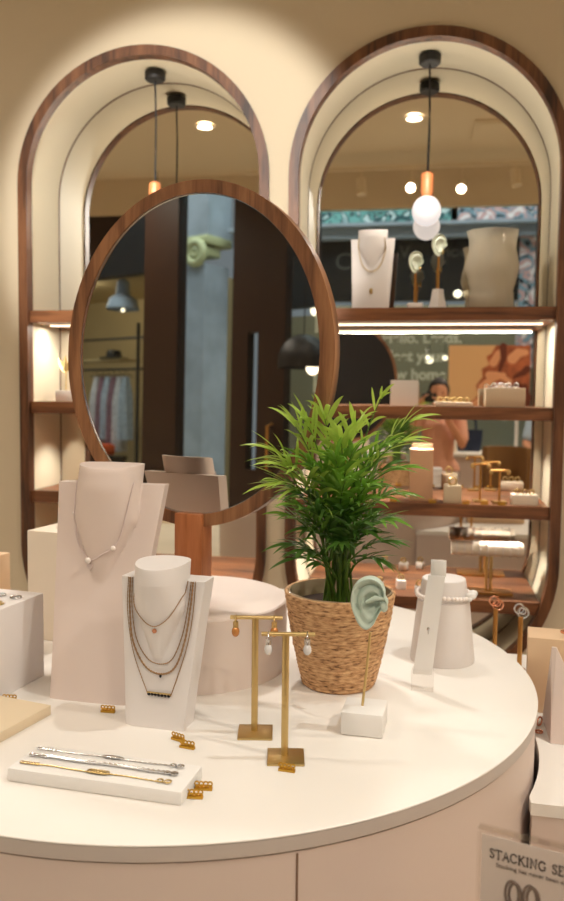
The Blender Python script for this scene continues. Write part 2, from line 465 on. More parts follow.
def decal(x, rows, label, size):
    t = thing('window_lettering', label, 'window lettering', (x, YW - .058, rows[-1][1]))
    for body, z in rows:
        mb = MB().text(body, size, .0006, Matrix.Translation((0, 0, z - rows[-1][1])) @ Matrix.Rotation(PI / 2, 4, 'X'), bold=.005)
        obj('lettering', mb, M['vinyl'], t)
decal(-.50, [('Hello, Leeds.', 2.09), ('Meet your', 1.89), ('new home', 1.69)], 'white vinyl lettering reading Hello, Leeds on the window facing the vase niche', .165)
decal(-3.13, [('Hello,', 2.50), ('Meet', 2.16), ('new', 1.92), ('le', 1.67)], 'white vinyl lettering on the window beside the dark shop door', .22)

# dome lamps hung at the window
t = thing('dome_lamp', 'black dome pendant hanging in the window beside the dark door', 'lamp', (-2.97, -2.2, 1.84))
pr = [(.20 * math.sin(a), .06 + .20 * math.cos(a)) for a in [PI / 2 * (1 - j / 10) for j in range(11)]]
obj('shade', MB().lathe([(.19, 0), (.20, 0)] + pr[:-1] + [(0, .26)], 40), M['black'], t)
obj('bulb', MB().ell((.10, .02, .0), (.05, .05, .055)), M['smalllamp'], t)
obj('cord', MB().tube([(0, 0, .255), (0, 0, CEIL - 1.845)], .005, 6), M['black'], t)

# arcade outside
struct('floor_arcade', MB().box((-5, -5.8, -.06), (24, 6.4, .1)), M['floor'])
YF = -6.0
fw = MB()
fw.box((-2.05, YF - .1, .2), (9.6, .2, .4))
fw.box((-2.05, YF - .1, 3.40), (9.6, .2, .9))
struct('wall_opposite', fw, M['fascia'])
struct('wall_shop', MB().box((-2.05, YF - 1.2, 1.7), (9.6, .1, 2.6)), M['shopwall'])
struct('trim_6', MB().box((-2.05, YF + .02, 3.95), (9.6, .3, .2)).box((-2.05, YF + .1, 4.04), (9.6, .34, .05)), M['stone'])
struct('wall_mosaic', MB().box((-3.2, YF - .1, 4.8), (7.2, .2, 1.45)), M['mosaic_teal'])
struct('wall_mural', MB().box((1.8, YF - .1, 4.8), (3.0, .2, 1.45)), M['mosaic_pink'])
struct('trim_7', MB().box((2.0, YF - .1, 2.9), (1.4, .25, 1.9)), M['mosaic_pink'])
t = thing('fascia_sign', 'dark shop fascia with faded grey letters across the arcade', 'shop sign', (-1.5, YF + .01, 3.2))
for body, x, z, s in (('CO', -1.42, 3.42, .36), ('V', -.45, 3.58, .26), ('moo', .1, 3.58, .26)):
    obj('letter', MB().text(body, s, .004, Matrix.Translation((x + 1.5, 0, z - 3.2)) @ Matrix.Rotation(PI / 2, 4, 'X') @ Matrix.Scale(-1, 4, (1, 0, 0)) @ Matrix.Scale(-1, 4, (1, 0, 0))), M['faint'], t)
for k, (x, z, lb) in enumerate(((.03, 2.08, 'larger of the two glowing globe lamps in the shop across the arcade'), (.27, 2.10, 'smaller glowing globe lamp beside a larger one in the shop across the arcade'),
                     (.42, 3.02, 'glowing round lamp at the fascia, nearest the vase'), (.55, 3.02, 'glowing round lamp at the fascia, second from the vase'),
                     (-5.77, 2.95, 'glowing globe lamp in the shop opposite the dark door'), (-5.6, 2.82, 'small glowing lamp in the shop opposite the dark door'))):
    r = (.065, .035, .055, .045, .08, .05)[k]
    y = (YF - .3, YF - .3, YF + .14, YF + .14, YF - .4, YF - .4)[k]
    g = thing('globe_pendant', lb, 'lamp', (x, y, z), 0, 'globe lamps across the arcade')
    obj('globe', MB().ell((0, 0, 0), (r, r, r)), M['smalllamp'], g)
    obj('cord', MB().tube([(0, 0, r - .004), (0, 0, (3.84 if k in (2, 3) else 2.94 if k < 2 else 3.0) - z)], .006, 6), M['black'], g)

# pilaster across the arcade
t = thing('pilaster', 'grey stone pilaster with a scrolled capital across the arcade', 'pilaster', (-7.53, YF + .28, 0))
obj('shaft', MB().box((-.39, 0, 1.82), (.30, .5, 3.5)).box((.28, 0, 1.82), (.46, .5, 3.5)), M['stone'], t)
obj('recess', MB().box((-.1, -.12, 1.82), (.4, .25, 3.5)), M['stonedark'], t)  # shade of the gap between the shafts, painted in as darker stone
obj('plinth', MB().box((0, 0, .12), (1.14, .54, .3), bev=.03), M['stone'], t)
cp = MB().box((0, 0, 3.90), (1.14, .54, .12), bev=.02)
for x in (-.36, .36):
    cp.ring((x, .28, 3.72), .145, .06, 'Y', 24, 10).ring((x, .28, 3.72), .05, .045, 'Y', 16, 8)
for x in (-.08, .08): cp.ell((x, .29, 3.80), (.06, .05, .07))
cp.box((0, .08, 3.75), (1.0, .36, .14), bev=.03)
obj('capital', cp, M['volute'], t)
obj('entablature', MB().box((0, 0, 4.55), (1.1, .5, 1.18)).box((0, .02, 5.2), (1.16, .54, .12), bev=.02), M['stone'], t)

# clothing shop across the arcade
struct('wall_clothing', MB().box((-11.25, YF - 2.2, 1.9), (5.6, .1, 3.8)).box((-8.45, YF - 1.1, 1.9), (.1, 2.2, 3.8)).box((-14.05, YF - 1.1, 1.9), (.1, 2.2, 3.8)).box((-11.25, YF - 1.1, 3.75), (5.6, 2.2, .1)), M['shopcream'])
struct('trim_8', MB().box((-11.25, YF, 4.45), (5.6, .2, 1.6)).box((-11.25, YF, .1), (5.6, .2, .2)), M['fascia'])
t = thing('warehouse_lamp', 'grey metal pendant with a bright bulb over the clothes rails', 'lamp', (-9.48, YF - .2, 3.16))
obj('shade', MB().lathe([(.26, 0), (.27, .02), (.22, .18), (.12, .24), (.10, .46), (.05, .50), (0, .50)], 28), M['stone'], t)
obj('bulb', MB().ell((0, 0, -.005), (.03, .03, .03)), M['smalllamp'], t)
light('POINT', 'clothing_light', (-10.6, YF - .25, 3.70), 80, WARM, shadow_soft_size=.04)
t = thing('clothes_rail', 'black steel clothes rail with shelf in the shop across the arcade', 'clothes rail', (-10.4, YF - .7, .01))
for x in (-1.5, .76, 1.4): obj('upright', MB().tube([(x, 0, 0), (x, 0, 3.0)], .03, 8), M['black'], t)
for z in (2.22, 2.75): obj('rail', MB().tube([(-1.6, 0, z), (1.4, 0, z)], .022, 8), M['black'], t)
for c_, d_ in (((1.15, -.27, 1.95), (.7, .4, .04)), ((1.15, -.27, 1.5), (.7, .4, .04)), ((-.55, -.3, 2.40), (1.6, .5, .04))): obj('shelf_board', MB().box(c_, d_), M['shopcream'], t)
random.seed(4)
gl = ['white print', 'mauve floral', 'pale blue', 'white and mauve print', 'plain white', 'pale blue print']
for k in range(6):
    x = -10.68 + k * .15; m = M[('cloth1', 'cloth2', 'cloth3', 'cloth2', 'cloth1', 'cloth3')[k]]
    L = 1.2 + .12 * math.sin(k * 2.1)
    rings = []
    for j in range(9):
        z = -j / 8 * L; w = .06 + .07 * min(1, j / 2.5) + .02 * j / 8; q = []
        for a in range(20):
            th = 2 * PI * a / 20
            q.append((.045 * math.cos(th) * (1 + .35 * math.sin(5 * th + j * .3)), w * math.sin(th), z))
        rings.append(q)
    t = thing('garment', gl[k] + ' dress, number %s from the left on the far rail' % ('one', 'two', 'three', 'four', 'five', 'six')[k], 'garment', (x, YF - .7, 2.10), R(20), 'garments on the far clothes rail')
    obj('dress', MB().loft(rings), m, t)
    obj('hanger', MB().tube([(0, -.12, 0), (0, 0, .06), (0, .12, 0)], .008, 6).tube([(0, 0, .06), (0, 0, .09), (0, .02, .1)], .004, 6), M['black'], t)
single('hat', MB().lathe([(0, .14), (.1, .14), (.13, .1), (.14, .02), (.26, .0), (.26, -.01), (0, -.01)], 28), M['black'], 'black brimmed hat hung on the far clothes rail', 'hat', (-10.42, YF - .85, 2.446))
single('folded_sweater', MB().box((0, 0, .1), (.42, .34, .2), bev=.06), M['orange'], 'orange folded sweater below the hanging dresses', 'clothing', (-10.15, YF - .35, .742))
single('shop_bench', MB().box((0, 0, .70), (.9, .4, .06)).box((-.4, 0, .34), (.05, .36, .67)).box((.4, 0, .34), (.05, .36, .67)), M['fascia'], 'dark low bench under the orange sweater', 'bench', (-10.15, YF - .35, .01))
light('AREA', 'arcade_skylight', (-4, -4.3, 7.), 700, (.86, .95, 1.), (-4, -4.6, 0), shape='RECTANGLE', size=14., size_y=2.5)
light('AREA', 'opposite_shop_light', (-2.2, YF - .7, 3.4), 40, NEUT, (-2.2, YF - .9, 0), shape='RECTANGLE', size=8., size_y=.5)

# ------------------------------------------------------------------ ceiling lamps
def downlight(x, y, label):
    t = thing('downlight', label, 'ceiling light', (x, y, CEIL - .03), 0, 'recessed ceiling downlights')
    obj('trim_ring', MB().ring((0, 0, .012), .075, .012, 'Z', 32, 8), M['trackwhite'], t)
    obj('lens', MB().cyl((0, 0, .008), .068, .022, 28), M['lamp'], t)
DL = [(-.16, -.84, 'ceiling downlight over the aisle in line with the palm'), (-2.04, -.80, 'ceiling downlight over the aisle in line with the left niche'),
      (-4.2, -.8, 'ceiling downlight over the aisle before the dark door'), (.90, 1.55, 'ceiling downlight to the right above the round counter'),
      (-2.2, 1.2, 'ceiling downlight to the left above the round counter'), (1.9, -1.5, 'added fill downlight by the window to the right of the poster'),
      (-5.2, -1.9, 'added fill downlight by the window beyond the dark door'), (-5.6, .6, 'added fill downlight at the far left of the shop'), (1.9, .6, 'added fill downlight to the right of the round counter'), (-.60, 2.86, 'ceiling downlight close to the niche wall above the round mirror')]  # far downlights by window and side walls are added for bounced fill
for a in DL: downlight(*a)
# suspended track with four cylinder spots
t = thing('light_track', 'white lighting track hung below the ceiling near the window', 'track', (0, -1.9, 3.80))
obj('rail', MB().box((-.2, 0, 0), (3.4, .035, .03)), M['trackwhite'], t)
for x in (-1.6, 1.2): obj('hanger_rod', MB().tube([(x, 0, .01), (x, 0, .15)], .006, 6), M['trackwhite'], t)
def spot(x, z, aim, label, lit):
    o = thing('track_spot', label, 'spotlight', (x, -1.9, z), 0, 'cylinder spotlights on the track')
    if aim is None: d = Vector((.1, .2, -1)).normalized()
    else: d = (Vector(aim) - Vector((x, -1.9, z))).normalized()
    q = d.to_track_quat('Z', 'Y').to_matrix().to_4x4()
    obj('housing', MB().lathe([(0, -.09), (.04, -.09), (.05, -.08), (.05, .085), (.044, .085), (.044, .075), (0, .075)], 28, X=q), M['trackwhite'], o)
    obj('lens', MB().cyl((0, 0, .076), .043, .004, 28, X=q), M['lamp'] if lit else M['trackwhite'], o)
    obj('yoke', MB().tube([(0, 0, .05), (0, 0, 3.79 - z)], .008, 8), M['trackwhite'], o)
    return Vector((x, -1.9, z)) + d * .11
TW = (-.93, 3.0, 2.2)
spot(-.70, 3.62, None, 'unlit cylinder spotlight at the far left of the track', False)
p1 = spot(-.19, 3.60, TW, 'lit cylinder spotlight left of the middle of the track', True)
p2 = spot(.30, 3.60, (-.1, 2.0, .9), 'lit cylinder spotlight right of the middle of the track', True)
spot(.82, 3.66, None, 'unlit cylinder spotlight at the far right of the track', False)
single('ceiling_vent', MB().box((0, 0, 0), (.5, .5, .02)).box((0, 0, -.012), (.42, .42, .01)), M['ceiling'], 'square cream ceiling vent panel above the aisle', 'vent', (.62, -1.25, CEIL - .011))

light('SPOT', 'wall_spot', p1, 1000, (1., .98, .92), TW, spot_size=R(17.5), spot_blend=.35, shadow_soft_size=.04)
light('SPOT', 'counter_spot', p2, 45, (1., .90, .82), (-.5, 1.5, .9), spot_size=R(26), spot_blend=.8, shadow_soft_size=.05)
light('SPOT', 'key_downlight', (.90, 1.55, CEIL - .04), 105, COOL, (-.12, 1.55, .9), spot_size=R(48), spot_blend=.8, shadow_soft_size=.05)
for (x, y, _), e in zip(DL, (75, 75, 130, 0, 100, 260, 240, 240, 230, 0)):  # strongest beams belong to the added fill downlights
    if e: light('SPOT', 'downlight_beam', (x, y, CEIL - .04), e, WARM, (x, y, 0), spot_size=R(140), spot_blend=.9, shadow_soft_size=.07)

light('SPOT', 'rear_downlight_beam', (-.60, 2.86, CEIL - .04), 190, NEUT, (-.55, 1.74, 1.1), spot_size=R(30), spot_blend=.8, shadow_soft_size=.07)

# ------------------------------------------------------------------ round counter
HT = .9102; TC = (-.4956, 1.697)
t = thing('round_counter', 'large round white display counter in the middle of the shop', 'counter', (*TC, 0))
obj('top', MB().lathe([(0, HT - .003), (.7262, HT - .003), (.7275, HT - .0022), (.7275, HT - .0008), (.7265, HT), (0, HT)], 160), M['top'], t)
obj('edge_band', MB().lathe([(0, HT - .024), (.7265, HT - .024), (.7268, HT - .022), (.7268, HT - .0032), (0, HT - .0032)], 160), M['edge'], t)
obj('base', MB().lathe([(0, 0), (.718, 0), (.718, .08), (.7235, .081), (.7235, HT - .0275), (.718, HT - .027), (.718, HT - .0245), (0, HT - .0245)], 160), M['pinkbase'], t)
sa = math.atan2(.945 - TC[1], -.19 - TC[0])
def seam_at(a, w=.0028):
    x, y = .7232 * math.cos(a), .7232 * math.sin(a)
    return MB().box((x, y, .48), (.003, w, .80), a)
for a in (-1.0867, .15, -2.35, 1.7, 2.9): obj('seam', seam_at(a), M['seam'], t)

DR = (-.4935, 1.708)
DH = .148
single('round_riser', MB().lathe([(0, 0), (.205, 0), (.205, DH - .003), (.202, DH), (0, DH)], 96), M['riser'], 'round blush riser standing under the table mirror', 'riser', (*DR, HT))

# ------------------------------------------------------------------ round mirror on its post
ph, tau = .235, .015
t = thing('table_mirror', 'large round walnut-framed mirror standing on a post on the round riser', 'mirror', (-.488, 1.69, HT + DH), -ph)
cz = 1.5826 - HT - DH
ov = lambda a, b: [(a * math.cos(2 * PI * k / 96), cz + b * math.sin(2 * PI * k / 96)) for k in range(96)]
def tilt(mb):
    X = Matrix.Translation((0, 0, cz)) @ Matrix.Rotation(-tau, 4, 'X') @ Matrix.Translation((0, 0, -cz))
    mb.v = [X @ v for v in mb.v]; return mb
obj('frame', tilt(MB().band(ov(.3215, .3650), ov(.2895, .3385), -.014, .016)), M['walnut'], t)
gl_ = ov(.293, .3405)
n = len(gl_)
obj('glass', tilt(MB().add([(p[0], -.008, p[1]) for p in gl_] + [(p[0], -.002, p[1]) for p in gl_], [tuple(range(n)), tuple(reversed(range(n, 2 * n)))] + [(i, (i + 1) % n, n + (i + 1) % n, n + i) for i in range(n)])), M['mirror'], t)
obj('rim', tilt(MB().band(ov(.2920, .3395), ov(.2890, .3365), -.0105, -.0082)), M['silver'], t)
obj('back_panel', tilt(MB().prism(ov(.305, .345), .0, .003, Matrix(((1, 0, 0, 0), (0, 0, 1, .014), (0, 1, 0, 0), (0, 0, 0, 1))))), M['black'], t)
obj('post', MB().box((0, -.004, .094), (.066, .05, .188), bev=.003), M['walnut_post'], t)

# ------------------------------------------------------------------ necklace busts
class Bust:
    """front surface y_front(x,z) known, so that chains can lie on it"""
    def __init__(s, H, hs, wt, wb, nw, nd, za, lean, th):
        s.H, s.hs, s.wt, s.wb, s.nw, s.nd, s.za, s.lean, s.th = H, hs, wt, wb, nw, nd, za, lean, th
    def bump(s, x, z):
        t = (z - s.za) / (s.H - s.za)
        if t <= 0: return 0
        w = s.nw * min(1., .15 + .85 * min(1, t * 1.9)); q = 1 - (x / w) ** 2
        return s.nd * min(1, t * 1.25) ** .9 * math.sqrt(q) if q > 0 else 0
    def yf(s, x, z): return s.lean * z - s.bump(x, z)
    def board(s):
        NZ, NXX = 44, 96; rings = []
        for i in range(NZ + 1):
            z = s.hs * i / NZ; w = (s.wb + (s.wt - s.wb) * (i / NZ) ** 1.1) / 2
            fr = [(w * (-1 + 2 * k / NXX), 0, 0) for k in range(NXX + 1)]
            fr = [(x, s.lean * z - s.bump(x, z) + .004 * (abs(x) / w) ** 6, z) for x, _, _ in fr]
            bk = [(w * .985, s.lean * z + s.th, z), (0, s.lean * z + s.th, z), (-w * .985, s.lean * z + s.th, z)]
            rings.append(fr + bk)
        return MB().loft(rings)
    def neck(s):
        rings = []; NXX = 48
        for i in range(9):
            z = s.hs - .03 + (s.H - s.hs + .03) * i / 8
            q = []
            for k in range(NXX + 1):
                a = PI * k / NXX; x = -s.nw * math.cos(a)
                q.append((x, s.lean * z - s.bump(x * .999, z), z - (.006 if i == 8 else 0) * math.sin(a)))
            for k in range(1, 24):
                a = PI * k / 24; q.append((s.nw * math.cos(a), s.lean * z + s.th * .96 * math.sin(a) ** .7, z))
            rings.append(q)
        return MB().loft(rings)
    def path(s, pts, off=.0016, n=40):
        P = []
        for k in range(n + 1):                       # Catmull-Rom through (x,z) points
            u = k / n * (len(pts) - 1); i = min(int(u), len(pts) - 2); f = u - i
            g = lambda j: pts[max(0, min(len(pts) - 1, j))]
            p0, p1, p2, p3 = g(i - 1), g(i), g(i + 1), g(i + 2)
            c = [.5 * (2 * p1[m] + (p2[m] - p0[m]) * f + (2 * p0[m] - 5 * p1[m] + 4 * p2[m] - p3[m]) * f * f + (3 * p1[m] - p0[m] - 3 * p2[m] + p3[m]) * f ** 3) for m in (0, 1)]
            P.append(Vector((c[0], s.yf(*c) - off, c[1])))
        return P

def make_bust(b, label, m, loc, rz, group=None):
    t = thing('necklace_bust', label, 'necklace bust', loc, rz, group)
    obj('board', b.board(), m, t, sharp=50); obj('neck', b.neck(), m, t, sharp=50)
    return t
def chain(b, pts, r, label, m, loc, rz, beads=None, pend=None, n=100):
    t = thing('necklace', label, 'necklace', loc, rz)
    P = b.path(pts, r * 1.25 + .0022, n)
    rs = [r * (1.25 if k % 2 else .8) for k in range(len(P))]
    obj('chain', MB().tube(P, rs, 6), m, t)
    if pend: pend(t, b)
    return t

# tall pale pink bust
TL = (-.628, 1.436, HT); TR = R(-3)
tall = Bust(.449, .409, .230, .156, .067, .052, .22, .275, .032)
make_bust(tall, 'tall pale pink necklace bust with a fine silver chain', M['bust'], TL, TR)
def pend_t(t, b):
    for x, z, r in ((-.022, .262, .0062), (.030, .288, .0055), (-.066, .350, .004)):
        obj('pearl', MB().ell((x, b.yf(x, z) - r, z), (r, r * .8, r)), M['pearl'], t)
    obj('charm', MB().prism([(0, -.008), (.0065, 0), (.005, .005), (0, .003), (-.005, .005), (-.0065, 0)], -.0012, .0012, Matrix.Translation((-.020, b.yf(-.02, .248) - .003, .250)) @ Matrix.Rotation(PI / 2, 4, 'X')), M['pinksilver'], t)
chain(tall, [(-.061, .415), (-.062, .38), (-.0625, .33), (-.052, .29), (-.022, .262), (.008, .276), (.034, .295), (.05, .34), (.061, .415)], .0010, 'fine pinkish silver necklace with small pearls on the tall pink bust', M['pinksilver'], TL, TR, pend=pend_t)

# small white bust with four gold necklaces
SL = (-.462, 1.345, HT); SR = R(-6)
small = Bust(.292, .259, .162, .112, .0470, .056, .12, .14, .052)
make_bust(small, 'small white necklace bust layered with gold chains in front of the tall bust', M['bustw'], SL, SR)
def pend_disc(t, b): obj('disc', MB().cyl((0, 0, 0), .0042, .0016, 20, X=Matrix.Translation((.003, b.yf(.003, .176) - .001, .176)) @ Matrix.Rotation(PI / 2, 4, 'X')), M['rosegold'], t)
def pend_bar(t, b):
    obj('bar', MB().box((.008, b.yf(0, .062) - .003, .0625), (.044, .003, .0022)), M['gold'], t)
    for k in range(7): obj('stone', MB().ell((-.011 + k * .0063, b.yf(0, .060) - .0035, .0595), (.0031, .002, .0028), 10, 6), M['onyx'], t)
def pend_drop(t, b): obj('bead', MB().ell((.009, b.yf(0, .092) - .003, .092), (.0024, .002, .0032), 10, 6), M['onyx'], t)
chain(small, [(-.0515, .261), (-.045, .230), (-.024, .200), (.003, .185), (.028, .200), (.044, .228), (.0515, .261)], .0009, 'shortest gold necklace with a disc on the small white bust', M['chain'], SL, SR, pend=pend_disc)
chain(small, [(-.056, .260), (-.054, .210), (-.042, .155), (-.018, .121), (.008, .113), (.030, .124), (.046, .165), (.054, .215), (.0575, .260)], .0010, 'plain curved gold chain, second from the top on the small white bust', M['chain'], SL, SR)
chain(small, [(-.060, .260), (-.058, .210), (-.048, .150), (-.022, .108), (.009, .096), (.036, .110), (.052, .158), (.059, .215), (.0615, .260)], .0017, 'thickest dark gold chain with a tiny bead on the small white bust', M['chain'], SL, SR, pend=pend_drop)
chain(small, [(-.064, .260), (-.062, .20), (-.046, .13), (-.016, .065), (-.014, .063)], .0008, 'longest gold necklace with a bar of black stones on the small white bust', M['chain'], SL, SR, pend=pend_bar)
for o in bpy.data.objects:
    if o.get('label', '').startswith('longest gold'):
        P = small.path([(.030, .063), (.032, .065), (.054, .14), (.063, .20), (.065, .260)], .0016, 40)
        obj('chain', MB().tube(P, .0009, 6), M['chain'], o)

# ------------------------------------------------------------------ blocks on the left of the counter
single('ring_block', MB().box((0, 0, .0875), (.17, .145, .175), bev=.002), M['bustw'], 'white square block with four rings on top, at the left edge of the counter', 'display block', (-.868, 1.500, HT), R(-8))
def ring(label, loc, m, Rr=.0085, r=.0016, stone=None, rx=0, rz=0, cat='ring', group=None):
    t = thing('finger_ring', label, cat, loc, rz, group)
    X = Matrix.Translation((0, 0, r if not rx else Rr)) @ Matrix.Rotation(rx, 4, 'X')
    obj('band', MB().ring((0, 0, 0), Rr, r, 'Z', 28, 8, X), m, t)
    if stone: obj('stone', MB().ell((Rr, 0, 0), (.004, .004, .004), 10, 8, X), stone, t)
    return t
G4 = 'rings on the white ring block'
ring('gold ring with a pale stone at the front of the ring block', (-0.8175, 1.4540, HT + .1751), M['gold'], .0105, .0024, M['pearl'], 0, .4, group=G4)
ring('silver ring at the back corner of the ring block', (-0.8075, 1.5070, HT + .1751), M['silver'], .0105, .002, None, 0, 0, group=G4)
ring('silver ring with a clear stone at the back of the ring block', (-0.8475, 1.5170, HT + .1751), M['silver'], .0105, .002, M['crystal'], 0, 1.5, group=G4)
ring('gold ring at the outer edge of the ring block', (-0.8585, 1.4700, HT + .1751), M['gold'], .0105, .002, None, 0, 1, group=G4)
single('tall_plinth', MB().box((0, 0, .131), (.12, .12, .262), bev=.002), M['offwhite'], 'tall cream plinth standing behind the tall pink bust', 'display block', (-.861, 1.842, HT), R(-10))
single('acrylic_stand', MB().box((0, 0, .004), (.05, .05, .008), bev=.001).box((0, 0, .012), (.03, .03, .008), bev=.001), M['acrylic'], 'small clear stand on top of the tall cream plinth', 'stand', (-.845, 1.85, HT + .262), R(-10))
single('peach_block', MB().box((0, 0, .10), (.08, .06, .20), bev=.002), M['peach'], 'peach block standing behind the ring block at the counter edge', 'display block', (-1.035, 1.80, HT), R(-8))
single('beige_board', MB().box((0, 0, .009), (.24, .215, .018), bev=.001), M['beige'], 'flat beige display board at the left front of the counter', 'display board', (-.806, 1.288, HT), R(-12.5))
ring('gold ring standing on the flat beige board', (-.745, 1.262, HT + .0182), M['gold'], .010, .003, None, PI / 2, .8)

# bracelet tray
BR = R(-4.4); BC = (-.470, 1.146, HT)
single('bracelet_tray', MB().box((0, 0, .0105), (.282, .088, .021), bev=.0025), M['white'], 'white bracelet tray with three bracelets at the front of the counter', 'tray', BC, BR)
def bracelet(y, m, label, deco, r=.0011):
    t = thing('bracelet', label, 'bracelet', (BC[0], BC[1], HT + .0212), BR)
    P = []
    for k in range(61):
        x = -.13 + .245 * k / 60
        P.append((x, y + .0012 * math.sin(k * .21 + y * 300), r + (.0003 if k % 2 else 0)))
    obj('chain', MB().tube(P, [r * (1.2 if k % 2 else .75) for k in range(61)], 6), m, t)
    lk = MB()
    for k in range(5): lk.ring((-.128 + k * .0065, y, .0022), .0032, .0008, 'Z', 12, 6)
    obj('extender', lk, m, t)
    obj('clasp', MB().ring((.100, y, .0028), .0042, .0012, 'Z', 16, 6).ring((.112, y, .0028), .0048, .0013, 'Z', 16, 6), m, t)
    if deco == 'bar': obj('plaque', MB().ell((.0, y, .003), (.019, .004, .0024), 20, 8), m, t)
    if deco == 'oval':
        mb = MB()
        for k in range(6): mb.ring((-.012 + k * .005, y, .003), .0046, .0014, 'Z', 14, 6)
        obj('plaque', mb, m, t)
bracelet(.027, M['silver'], 'silver bracelet with an oval plaque at the back of the tray', 'bar')
bracelet(.002, M['silver'], 'flat silver bracelet in the middle of the tray', None, .0026)
bracelet(-.024, M['gold'], 'gold bracelet with linked ovals at the front of the tray', 'oval')

# small gold price tags
def price_tag():
    t = thing('price_tag', 'x', 'price tag', (0, 0, HT), 0, 'small gold price tags on the counter')
    obj('bar', MB().box((0, 0, .0022), (.027, .007, .0044), bev=.0006), M['goldrough'], t)
    mb = MB()
    for k in range(4):
        x = -.0098 + k * .0066
        mb.ring((x, -.0005, .0098), .0032, .0012, 'Y', 14, 6).box((x + .001, 0, .0062), (.0045, .0026, .0036))
    obj('raised_numerals', mb, M['goldrough'], t)
    return t
pt = price_tag()
tags = [(-.568, 1.398, .02, 'gold price tag in front of the tall pink bust'), (-.404, 1.305, -.4, 'gold price tag beside the small white bust, the farther of the pair'),
        (-.380, 1.279, -.2, 'gold price tag beside the small white bust, the nearer of the pair'), (-.315, 1.145, .12, 'gold price tag at the end of the bracelet tray, the farther of the pair'),
        (-.322, 1.118, .12, 'gold price tag at the end of the bracelet tray, the nearer of the pair'), (-.772, 1.412, .1, 'gold price tag between the ring block and the beige board'),
        (-.203, 1.229, -.1, 'gold price tag lying at the front earring stand base'), (.062, 1.868, .9, 'gold price tag behind the white bangle cone')]
for i, (x, y, a, lb) in enumerate(tags):
    if i == 0: pt.location = (x, y, HT); pt.rotation_euler.z = a; pt['label'] = lb
    else: dup(pt, (x, y, HT), a, lb)

# ------------------------------------------------------------------ earring T stands
def tstand(loc, rz, h, half, label, off=0.):
    t = thing('earring_stand', label, 'earring stand', loc, rz, 'gold earring stands')
    obj('base', MB().box((0, 0, .002), (.060, .060, .004), bev=.0008), M['gold'], t)
    obj('post', MB().tube([(-.002, .004, .004), (-.002, .004, h)], .0058, 14), M['gold'], t)
    obj('crossbar', MB().tube([(-half + off, .004, h), (half + off, .004, h)], .0036, 12), M['gold'], t)
    return t
tstand((-.281, 1.3605, HT), R(10), .2045, .0455, 'gold T earring stand with amber earrings, behind the other', .0)
tstand((-.2125, 1.2745, HT), R(10), .2045, .0435, 'gold T earring stand with clear drop earrings, in front of the other', .002)
def earring(base, rz, dx, h, m, drop, label, group):
    c, s = math.cos(rz), math.sin(rz); x = base[0] + c * dx - s * .004; y = base[1] + s * dx + c * .004
    t = thing('earring', label, 'earring', (x, y, HT + h - .0315), rz, group)
    t.scale = (1.5, 1.5, 1.5)
    obj('hoop', MB().ring((0, 0, .0175), .0056, .0011, 'X', 18, 6).cyl((0, 0, .009), .0032, .007, 12), m, t)
    obj('drop', MB().ell((0, -.001, .0045), (.0046, .004, .0062), 14, 10), drop, t)
amber = mat('amber drop', (196, 132, 72), .15, .3)
earring((-.281, 1.3605), R(10), -.036, .2045, M['gold'], amber, 'amber drop earring on the outer left of the rear stand', 'amber drop earrings')
earring((-.281, 1.3605), R(10), .031, .2045, M['gold'], amber, 'amber drop earring near the basket on the rear stand', 'amber drop earrings')
earring((-.2125, 1.2745), R(10), -.030, .2045, M['silver'], M['crystal'], 'clear drop earring nearest the post of the front stand, on its left arm', 'clear drop earrings')
earring((-.2125, 1.2745), R(10), .033, .2045, M['silver'], M['crystal'], 'clear drop earring hanging before the basket on the front stand', 'clear drop earrings')

# ------------------------------------------------------------------ potted palm
PL = (-.166, 1.645, HT)
t = thing('potted_palm', 'green parlour palm in a woven rope basket', 'potted plant', PL)
pr = [(0, 0), (.070, 0)]
NR = 22; HB = .190
for k in range(NR):
    z0 = HB * k / NR
    for u in (.12, .35, .65, .88):
        z = z0 + u * HB / NR; f = z / HB
        pr.append((.072 + .040 * f ** .8 + .0022 * math.sin(PI * u), z))
pr += [(.1135, HB + .001), (.110, HB + .004), (.1060, HB + .001)]
for k in range(10): pr.append((.106 - .010 * k / 9, HB - .05 * k / 9))
random.seed(7)
basket = MB().lathe(pr + [(0, HB - .05)], 72)
for v in basket.v:
    if v.z < HB - .003 and v.x ** 2 + v.y ** 2 > .004:
        a = math.atan2(v.y, v.x); q = noise.noise(Vector((math.cos(a) * 7, math.sin(a) * 7, v.z * 90)))
        rr = math.hypot(v.x, v.y); v.x *= 1 + q * .0022 / rr; v.y *= 1 + q * .0022 / rr
        v.z += .0014 * math.sin(a * 2 + v.z * 40) * (1 if v.z > .01 else 0)
obj('basket', basket, M['basket'], t, sharp=80)
ln = MB().lathe([(.1055, HB + .002), (.1025, HB + .004), (.0975, HB - .012), (.093, HB - .034)], 60, wob=lambda a, z: 1 + .012 * math.sin(a * 9 + z * 200))
obj('liner', ln, M['liner'], t, sharp=80)
obj('soil', MB().lathe([(.0965, HB - .026), (.06, HB - .021), (.03, HB - .018), (0, HB - .017)], 40, wob=lambda a, z: 1 + .02 * math.sin(a * 7)), M['soil'], t)

